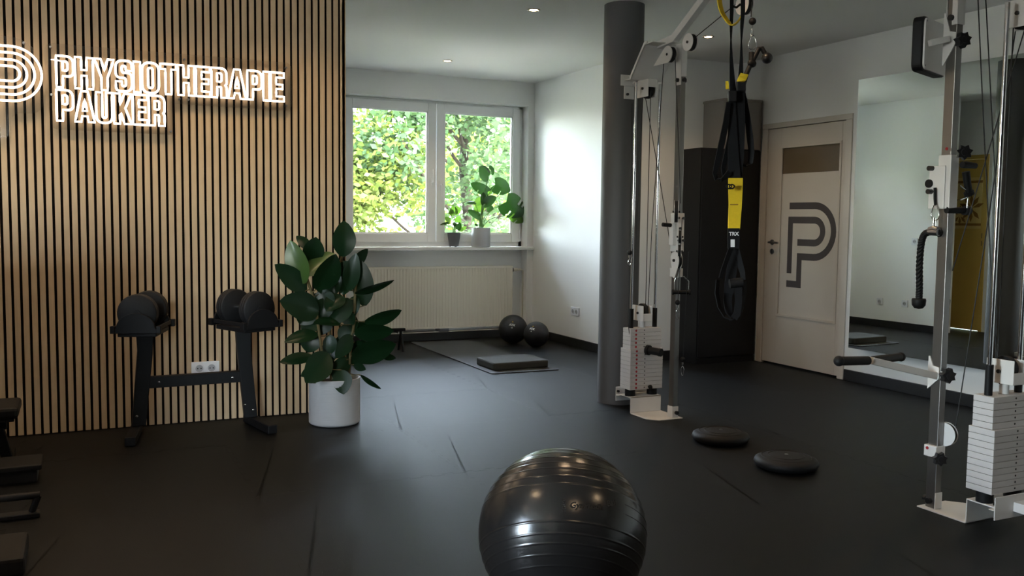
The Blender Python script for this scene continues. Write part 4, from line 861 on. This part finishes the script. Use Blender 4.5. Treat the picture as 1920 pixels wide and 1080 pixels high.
def dumbbell(cx_, cy_, z, ang, lab, side):
    ax = Vector((math.sin(ang), math.cos(ang), 0)); rx = Vector((ax.y, -ax.x, 0)); c = Vector((cx_, cy_, z))
    t = thing('dumbbell', (cx_, cy_, z-.1), lab, 'dumbbell', None); R_ = .102
    for s_ in (-1, 1):
        a, b = c+ax*(s_*.085), c+ax*(s_*.165)
        pr = [(0, 0), (R_-.006, 0), (R_, .005), (R_, .019), (R_-.004, .020), (R_, .021), (R_, .038), (R_-.004, .039), (R_, .040), (R_, .058), (R_-.005, .063), (0, .063)]
        hd_ = obj('weight_head', MB().lathe(a, pr, 44, ax*s_), M['iron'], t)
        obj('hub', MB().cyl(a+ax*(s_*.063), a+ax*(s_*.070), .020, 20), M['iron'], hd_)
    obj('grip', MB().lathe(c-ax*.086, [(.014, 0), (.015, .02), (.0175, .086), (.015, .15), (.014, .172)], 20, ax), M['chrome'], t)
    obj('axle_cap', MB().cyl(c-ax*.152-Z*.018, c-ax*.157-Z*.018, .010, 16), M['chrome'], t)
    q = thing('dumbbell_cradle', (cx_, cy_, z-.15), lab.replace('adjustable dumbbell lying in', 'moulded tray holding the dumbbell of'), 'cradle', None)
    arch = [(-.115, -.105), (.115, -.105), (.115, -.088), (.100, -.078)]+[(.100*math.cos(a), -.078+.082*math.sin(a)) for a in [PI*i/12 for i in range(1, 12)]]+[(-.100, -.078), (-.115, -.088)]
    base = c-Z*.105
    mb = MB().obox(base-Z*.010, rx, ax, Z, .100, .150, .012); obj('tray', mb, M['black_metal'], q, bevel=.004)
    for s_ in (-1, 1):
        mb = MB(); mb.prism(arch, c+ax*(s_*.172), rx, Z, -.008, .008); obj('end_guard', mb, M['black_metal'], q, bevel=.002)
        mb = MB(); mb.obox(c+ax*(s_*.165)-Z*.085-rx*.118, rx, ax, Z, .012, .018, .020).obox(c+ax*(s_*.165)-Z*.085+rx*.118, rx, ax, Z, .012, .018, .020); obj('corner_block', mb, M['black_metal'], q, bevel=.003)
        for s2 in (-1, 1): obj('side_rail', MB().bar(c-ax*.16-Z*.08+rx*(.108*s2), c+ax*.16-Z*.08+rx*(.108*s2), .014, .02), M['black_metal'], q, bevel=.002) if s_ > 0 else None
dumbbell(.315, 5.42, .722, math.radians(17), 'black adjustable dumbbell lying in the left cradle of the stand', 1)
dumbbell(.862, 5.42, .722, math.radians(-24), 'black adjustable dumbbell lying in the right cradle of the stand', -1)

# ------------------------------------------------------------------ dark bench at the left edge
p = aY(38, 760, 5.15); bxr = p.x
t = thing('weight_bench', (bxr-.5, 5.1, 0), 'black padded weight bench cut off by the left edge in front of the slats', 'bench')
zt = aY(20, 764, 5.0).z
obj('seat_pad', MB().box(bxr-1.1, bxr, 4.98, 5.28, zt-.055, zt), M['sofafab'], t, bevel=.016)
obj('pad_board', MB().box(bxr-1.08, bxr-.02, 5.0, 5.26, zt-.072, zt-.056), M['black'], t, bevel=.003)
obj('frame_rail', MB().box(bxr-1.05, bxr-.06, 5.11, 5.16, zt-.13, zt-.073), M['black_metal'], t, bevel=.004)
obj('leg', MB().bar((bxr-.10, 5.13, zt-.12), (bxr-.06, 5.13, .03), .05, .05), M['black_metal'], t, bevel=.004); obj('leg', MB().bar((bxr-.95, 5.13, zt-.12), (bxr-.99, 5.13, .03), .05, .05), M['black_metal'], t, bevel=.004)
obj('foot_bar', MB().box(bxr-.085, bxr-.035, 4.95, 5.31, 0, .045), M['black_metal'], t, bevel=.004); obj('foot_bar', MB().box(bxr-1.02, bxr-.97, 4.95, 5.31, 0, .045), M['black_metal'], t, bevel=.004)
p = aZ(79, 905, 0); t = thing('step_platform', (p.x-.4, p.y+.1, 0), 'low black step platform cut off by the left edge on the dark floor', 'step')
zt = aY(78, 871, p.y).z
obj('top', MB().box(p.x-.8, p.x, p.y, p.y+.22, zt-.025, zt), M['sofafab'], t, bevel=.006); obj('riser', MB().box(p.x-.78, p.x-.02, p.y+.02, p.y+.20, 0, zt-.026), M['black'], t, bevel=.004)
p = aZ(70, 958, .02); t = thing('push_up_handle', (p.x-.1, p.y, 0), 'small black push-up handle lying near the left edge', 'handle')
obj('base_bar', MB().box(p.x-.30, p.x+.01, p.y-.03, p.y+.03, 0, .02), M['black'], t, bevel=.004); obj('peg', MB().cyl((p.x-.02, p.y, .02), (p.x+.005, p.y, .085), .014, 14), M['rubber'], t); obj('peg', MB().cyl((p.x-.27, p.y, .02), (p.x-.28, p.y, .085), .014, 14), M['rubber'], t)
obj('grip', MB().cyl((p.x-.29, p.y, .087), (p.x+.012, p.y, .087), .015, 14), M['rubber'], t)
p = aZ(47, 1085, 0); t = thing('floor_cushion', (p.x-.3, p.y, 0), 'dark padded block in the bottom left corner', 'cushion')
obj('pad', MB().box(p.x-.55, p.x, p.y, p.y+.30, .005, .075), M['sofafab'], t, bevel=.014); obj('rubber_foot', MB().box(p.x-.5, p.x-.04, p.y+.03, p.y+.27, 0, .006), M['rubber'], t)

# ------------------------------------------------------------------ leaves
def leaf_mb(base, tip, wid, roll=0, fold=.25, bend=.06, view=None, shape='oval', nseg=12, nw=4):
    base, tip = Vector(base), Vector(tip); ax = tip-base; L_ = ax.length; ax.normalize()
    v = ((base+tip)/2-CP).normalized() if view is None else Vector(view); n = -(v-ax*v.dot(ax)); n.normalize(); sd = ax.cross(n)
    R_ = Matrix.Rotation(math.radians(roll), 3, ax); n = R_@n; sd = R_@sd
    vs = []; fs = []
    for i in range(nseg+1):
        s_ = i/nseg
        if shape == 'oval': w_ = (math.sin(PI*min(1, s_*.96+.02)**.85))**.75
        else: w_ = (1-(1-min(1, s_*4.2))**2)**.5*(1-max(0, (s_-.22)/.78)**2.0)**.72 if s_ > .0 else .25
        if i == nseg: w_ = .02
        c = base+ax*(L_*s_)+n*(bend*L_*4*s_*(1-s_)-bend*L_*.0)
        for j in range(-nw, nw+1):
            q = j/nw; vs.append(c+sd*(q*w_*wid/2)+n*(abs(q)**1.3*fold*w_*wid/2*.6))
    W_ = 2*nw+1
    for i in range(nseg):
        for j in range(2*nw): fs.append((i*W_+j, i*W_+j+1, (i+1)*W_+j+1, (i+1)*W_+j))
    return MB().add(vs, fs, True)
# rubber plant
pc = Vector((1.387, 5.434, 0)); prr = .1545
t = thing('rubber_plant', (pc.x, pc.y, 0), 'tall rubber plant with big dark leaves in a white ribbed pot', 'potted plant')
ph = aY(628, 716, pc.y-prr).z
pr = [(0, .002), (prr*.93, .002), (prr*.985, .010)]
nr = 34
for i in range(nr+1):
    z = .014+(ph-.02)*i/nr; pr += [(prr, z), (prr-.0018, z+(ph-.02)/nr*.5)]
pr += [(prr, ph), (prr-.012, ph+.001), (prr-.014, ph-.03)]
obj('pot', MB().lathe(pc, pr, 64), M['pot'], t); obj('soil', MB().lathe(pc, [(0, ph-.028), (prr*.5, ph-.022), (prr-.013, ph-.030)], 40), M['soil'], t)
def cr(x, y): return 480+x/2.453, 380+y/2.453
def rpnt(x, y, d=0): u, v = cr(x, y); return aY(u, v, pc.y+d)
KX = 1/2.453*5.40/1714     # crop px to metres
st1 = [rpnt(310, 822, -.03), rpnt(308, 740, -.04), rpnt(298, 650, -.05), rpnt(285, 560, -.05), rpnt(272, 470, -.04), rpnt(245, 380, -.02), rpnt(232, 340, -.01)]
st2 = [rpnt(428, 818, 0), rpnt(432, 720, 0), rpnt(440, 630, .0), rpnt(452, 540, 0), rpnt(455, 440, 0), rpnt(460, 340, 0), rpnt(455, 260, 0)]
st3 = [rpnt(345, 822, .06), rpnt(346, 700, .06), rpnt(340, 580, .06), rpnt(345, 450, .05), rpnt(375, 330, .04), rpnt(398, 240, .03)]
for s_ in (st1, st2, st3): obj('stem', MB().tube(spline(s_, 5), .0085, 10), M['stem'], t)
LV = [ # bx, by, tx, ty, width, roll, depth base, depth tip, light
 (400,248,405,83,98,10,.0,.02,0),(222,372,158,173,92,-15,-.05,-.03,1),(247,270,276,158,88,20,.02,.0,0),(238,215,186,152,44,45,.05,.08,0),
 (275,398,368,236,100,35,-.06,-.10,0),(235,335,360,232,84,-35,-.02,.0,1),(228,405,86,284,84,20,-.04,-.08,0),(288,500,108,452,118,15,-.06,-.16,0),
 (285,520,215,600,80,20,0,.0,0),(428,404,462,232,72,-20,-.02,-.06,0),(436,296,515,213,48,40,.0,.03,0),(498,474,486,266,92,0,.02,.02,0),
 (455,415,636,356,34,62,-.02,-.08,0),(500,548,670,495,58,35,.0,.0,0),(452,598,634,588,74,30,-.03,-.08,0),(440,705,644,650,98,30,-.05,-.10,0),
 (572,698,643,716,30,20,.05,.08,0),(482,792,576,857,22,30,.0,.0,0),(393,770,403,882,82,5,-.12,-.17,0),(335,695,226,828,112,-10,-.10,-.18,0),
 (292,760,206,800,44,30,-.04,-.06,0),(262,706,108,736,50,30,-.04,-.08,0),(284,604,130,642,54,30,-.04,-.08,0),(436,608,366,716,66,-20,-.08,-.13,0),
 (338,608,348,694,58,20,-.03,-.05,0),(400,430,322,500,74,30,0,-.04,0),(430,442,350,562,84,0,.0,-.02,0),(300,398,335,505,88,10,.02,.0,0),
 (388,560,262,556,36,60,-.06,-.09,0),(430,560,398,650,72,10,.03,.02,0),(262,600,240,690,90,0,.04,.04,0),(452,520,428,612,60,20,.04,.03,0),
 (380,262,402,355,70,0,.05,.04,0),(352,305,366,425,70,10,.05,.03,0),(432,330,398,424,70,30,.03,.03,0),(450,745,505,768,34,10,-.02,-.03,0),
 (425,715,352,806,70,15,.02,.0,0),(305,800,232,824,46,20,-.04,-.06,0),(290,420,225,545,90,10,.03,.05,0),(455,640,540,700,80,30,.03,.03,0),
 (460,560,560,600,70,20,.05,.04,0),(330,520,290,610,74,0,.05,.04,0),(350,640,330,740,80,10,.07,.06,0),(440,660,478,760,70,10,.03,.03,0),(400,500,452,560,60,15,.0,-.02,0),
 (262,470,200,560,100,-10,.0,.0,0),(320,440,300,540,84,0,.01,.0,0),(410,600,400,700,80,0,.04,.05,0),(310,700,300,800,80,10,.02,.02,0),(398,720,372,820,70,0,.04,.03,0),(300,330,330,430,80,0,.03,.02,0),(400,270,440,360,80,10,.02,.02,0),(460,430,430,540,60,10,.02,.01,0)]
for bx_, by_, tx_, ty_, w_, ro, db, dt, li_ in LV:
    mb = leaf_mb(rpnt(bx_, by_, db), rpnt(tx_, ty_, dt), w_*KX*1.12/max(.5, math.cos(math.radians(ro))), ro, random.uniform(.15, .4), random.uniform(.02, .08))
    lfo = obj('leaf', mb, M['leaf_l'] if li_ else M['leaf'], t, rc=False)
    if li_: lfo['label'] = 'lighter green leaf'
    b_, t_ = rpnt(bx_, by_, db), rpnt(tx_, ty_, dt); best = min((pt_ for s_ in (st1, st2, st3) for pt_ in spline(s_, 5)), key=lambda P: (P-b_).length)
    obj('leaf_stalk', MB().tube([best, (best+b_)/2+V(0, 0, -.004), b_], .0032, 6), M['stem'], lfo)

# sill plants
SYP = 8.845
def cs(x, y): return 820+x/6.356, 300+y/6.356
def sp2(x, y, d=0): u, v = cs(x, y); return aY(u, v, SYP+d)
KS = 1/6.356*9.2/1714
zs = WZ0+.001
c = sp2(518, 1018); c = Vector((c.x, SYP, zs)); r_ = 118*KS; hh = sp2(518, 808).z-zs
t = thing('monstera_plant', c, 'monstera with slit leaves in a white ribbed pot on the window sill', 'potted plant')
pr = [(0, .001), (r_*.95, .001), (r_, .006)]; nr = 22
for i in range(nr+1): z = .008+(hh-.012)*i/nr; pr += [(r_, z), (r_-.0014, z+(hh-.012)/nr*.5)]
pr += [(r_, hh), (r_-.007, hh+.001), (r_-.009, hh-.02)]
obj('pot', MB().lathe(c, pr, 48), M['pot'], t); obj('soil', MB().lathe(c, [(0, hh-.016), (r_-.008, hh-.020)], 30), M['soil'], t)
def split_leaf(base, tip, wid, roll, slits, bend=.08):
    """heart shaped blade with side slits cut in from the rim"""
    base, tip = Vector(base), Vector(tip); ax = tip-base; L_ = ax.length; ax.normalize(); v = ((base+tip)/2-CP).normalized(); n = -(v-ax*v.dot(ax)); n.normalize()
    R_ = Matrix.Rotation(math.radians(roll), 3, ax); n = R_@n; sd = ax.cross(n); mb = MB(); N_ = 40
    def wf(s_): return (1-(1-min(1, (s_+.06)*3.4))**2)**.5*(1-max(0, (s_-.30)/.70)**1.9)**.75
    def pt(s_, q): w_ = wf(s_)*wid/2; back = -.16*L_*max(0, 1-s_*4)*abs(q); return base+ax*(L_*s_+back-.05*L_*abs(q)+abs(q)*.05*L_)+sd*(q*w_)+n*(bend*L_*4*s_*(1-s_)*.5-abs(q)**2*w_*.22)
    for sg_ in (-1, 1):
        for i in range(N_):
            s0_, s1_ = i/N_, (i+1)/N_; mid = (s0_+s1_)/2; q1 = 1.0
            for a, hw, dp in slits:
                if sg_*a > 0 and abs(mid-abs(a)) < hw: q1 = dp
            qs = [0, q1*.33, q1*.66, q1]; P = [pt(s0_, sg_*q) for q in qs]+[pt(s1_, sg_*q) for q in qs]
            mb.add(P, [(j, j+1, j+5, j+4) for j in range(3)], True)
    return mb
ML = [(612,188,500,80,150,50,(),0,0),(690,290,872,372,205,0,((.45,.03,.45),),0,0),(822,500,1022,665,300,0,((.42,.04,.35),(.62,.04,.35),(-.5,.05,.45),(-.7,.04,.6)),0,0),
      (900,650,1020,745,150,0,((.5,.05,.3),),1,.03),(598,380,396,278,130,10,((-.5,.03,.5),),0,0),(560,520,545,385,80,10,(),0,-.02),(572,520,708,448,120,40,(),0,-.03),
      (508,668,360,600,88,45,(),0,0),(520,470,445,540,90,10,(),1,.02),(540,545,440,600,110,10,(),1,.03),(445,505,345,515,40,50,(),0,.02),(640,130,680,110,120,20,(),0,.02),(630,400,610,340,60,20,(),1,.02),(480,780,445,765,30,20,(),0,0),(640,600,620,540,90,40,(),0,.03)]
for bx_, by_, tx_, ty_, w_, ro, sl_, li_, dd in ML:
    lfo = obj('leaf', split_leaf(sp2(bx_, by_, dd), sp2(tx_, ty_, dd), w_*KS*1.05/max(.5, math.cos(math.radians(ro))), ro, sl_), M['monst_l'] if li_ else M['monst'], t, rc=False)
    a = Vector((c.x+random.uniform(-.02, .02), SYP+random.uniform(-.01, .01), zs+hh-.018)); b = sp2(bx_, by_, dd)
    obj('leaf_stalk', MB().tube(spline([a, a*.5+b*.5+V((a.x-b.x)*.22, 0, .03), b], 6), .0034, 6), M['gstem'], lfo)
c = sp2(197, 1018); c = Vector((c.x, SYP, zs)); r0_, r1_, hh = 58*KS, 82*KS, sp2(197, 868).z-zs
t = thing('small_sill_plant', c, 'small pale green young plant in a grey ribbed plastic pot on the window sill', 'potted plant')
pr = [(0, .008), (r0_, .008)]; nr = 11
for i in range(nr+1): z = .010+(hh-.014)*i/nr; rr = r0_+(r1_-r0_)*i/nr; pr += [(rr+.0015, z), (rr-.001, z+(hh-.014)/nr*.5)]
pr += [(r1_, hh), (r1_-.004, hh), (r1_-.006, hh-.015)]
mb = MB().lathe(c, pr, 40); [mb.cyl(c+V(r0_*.8*math.cos(a), r0_*.8*math.sin(a), 0), c+V(r0_*.8*math.cos(a), r0_*.8*math.sin(a), .010), .006, 8) for a in (.5, 2.6, 4.7)]
obj('pot', mb, M['greypot'], t); obj('soil', MB().lathe(c, [(0, hh-.010), (r1_-.005, hh-.012)], 24), M['soil'], t)
for bx_, by_, tx_, ty_, w_, ro, li_ in ((200,650,185,545,100,20,1),(215,600,285,600,100,10,1),(150,610,195,640,70,0,1),(135,745,30,775,38,40,0),(240,760,262,845,80,0,0),(215,760,180,775,60,20,0),(275,810,300,855,44,0,1),(240,740,270,670,90,30,1),(150,720,90,680,60,20,1),(300,830,350,790,40,20,1)):
    lfo = obj('leaf', split_leaf(sp2(bx_, by_), sp2(tx_, ty_), w_*KS*1.1, ro, ()), M['monst_l'] if li_ else M['monst'], t, rc=False)
    a = Vector((c.x+random.uniform(-.01, .01), SYP, zs+hh-.012)); b = sp2(bx_, by_); obj('leaf_stalk', MB().tube(spline([a, a*.5+b*.5+V((a.x-b.x)*.2, 0, .01), b], 5), .0022, 6), M['gstem'], lfo)

# ------------------------------------------------------------------ outside
struct('ground_outside', MB().box(-40, 45, -40, 60, -2.2, -2.0), M['paving'])
rng = np.random.default_rng(3)
def crown(blobs, n, size):
    tot = sum(b[3]**2 for b in blobs); vs = []; 
    C_ = []
    for (x, y, z, r) in blobs:
        k_ = int(n*r*r/tot); d = rng.normal(size=(k_, 3)); d /= np.linalg.norm(d, axis=1)[:, None]; rad = r*rng.uniform(.35, 1.05, k_)**.6
        C_.append(np.array([x, y, z])+d*rad[:, None]*np.array([1, 1, .75]))
    C_ = np.concatenate(C_); k_ = len(C_)
    a = rng.normal(size=(k_, 3)); a[:, 2] *= .6; a /= np.linalg.norm(a, axis=1)[:, None]; b = rng.normal(size=(k_, 3)); b = np.cross(a, b); b /= np.linalg.norm(b, axis=1)[:, None]
    s_ = size*rng.uniform(.6, 1.3, k_)[:, None]
    P = np.stack([C_-a*s_, C_-b*s_*.62+a*s_*.1, C_+a*s_*1.05, C_+b*s_*.62+a*s_*.1], 1).reshape(-1, 3)
    return P, k_
def tree(name, x, y, h, blobs, n, size, mt, label, tr=.16):
    t = thing(name, (x, y, -2), label, 'tree')
    P, k_ = crown(blobs, n, size); P -= np.array([x, y, -2])
    me = bpy.data.meshes.new('foliage'); me.vertices.add(len(P)); me.vertices.foreach_set('co', P.ravel()); me.loops.add(k_*4); me.loops.foreach_set('vertex_index', np.arange(k_*4)); me.polygons.add(k_); me.polygons.foreach_set('loop_start', np.arange(k_)*4); me.update(); me.validate()
    o = bpy.data.objects.new('foliage', me); sc.collection.objects.link(o); o.parent = t; me.materials.append(mt); o['kind'] = 'stuff'
    mb = MB().tube([(x, y, -2), (x+.1, y, 0), (x-.1, y+.1, h*.45), (x+.1, y, h*.9)], [tr*1.2, tr, tr*.75, tr*.3], 12)
    obj('trunk', mb, M['bark'], t)
    for (bx_, by_, bz_, r) in blobs[:6]:
        z0_ = max(-1, bz_-1.4); obj('branch', MB().tube(spline([(x, y, z0_), ((x+bx_)/2, (y+by_)/2, z0_+.5), (bx_, by_, bz_)], 4), [tr*.35*(1-.07*i) for i in range(9)], 8), M['bark'], t)
def blobs(x0, x1, y0, y1, z0, z1, n, r0, r1): return [(rng.uniform(x0, x1), rng.uniform(y0, y1), rng.uniform(z0, z1), rng.uniform(r0, r1)) for _ in range(n)]
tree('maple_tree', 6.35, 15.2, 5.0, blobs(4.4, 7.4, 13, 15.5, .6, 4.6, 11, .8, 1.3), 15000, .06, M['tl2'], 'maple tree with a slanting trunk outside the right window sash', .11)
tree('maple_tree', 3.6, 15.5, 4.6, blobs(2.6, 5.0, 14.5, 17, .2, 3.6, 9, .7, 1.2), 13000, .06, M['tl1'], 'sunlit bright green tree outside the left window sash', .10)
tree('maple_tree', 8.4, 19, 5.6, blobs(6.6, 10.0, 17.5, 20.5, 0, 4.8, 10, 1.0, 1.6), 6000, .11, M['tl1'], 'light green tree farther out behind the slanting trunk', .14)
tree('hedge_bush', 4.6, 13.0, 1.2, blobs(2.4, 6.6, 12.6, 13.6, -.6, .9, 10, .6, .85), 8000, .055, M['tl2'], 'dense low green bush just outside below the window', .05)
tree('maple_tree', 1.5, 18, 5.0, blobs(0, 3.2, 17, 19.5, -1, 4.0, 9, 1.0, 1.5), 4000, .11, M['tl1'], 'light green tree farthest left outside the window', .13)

fs = bpy.data.objects['floor_stand']; obj('brace', MB().tube([(2.34, 8.16, .05), (1.98, 8.40, .34)], .012, 10), M['black_metal'], fs)

tree('maple_tree', -2.2, 14.0, 4.6, blobs(-4.2, .6, 13, 15.5, -.5, 4.2, 10, .9, 1.4), 6000, .10, M['tl1'], 'added light-blocking tree out of sight to the left of the window', .12)  # unseen tree added to cut direct sky light on the alcove wall

for x_, y_, lb_ in ((-8.2, 14.0, 'added light-blocking tree out of sight, farther left of the window'), (-14.8, 15.0, 'added light-blocking tree out of sight, farthest left of the window')):  # more unseen trees, added to soften the bright patch in the alcove
    tree('maple_tree', x_, y_, 5.0, blobs(x_-1.6, x_+1.6, y_-1, y_+1, -1, 5.0, 9, 1.2, 1.7), 4500, .15, M['tl1'], lb_, .14)
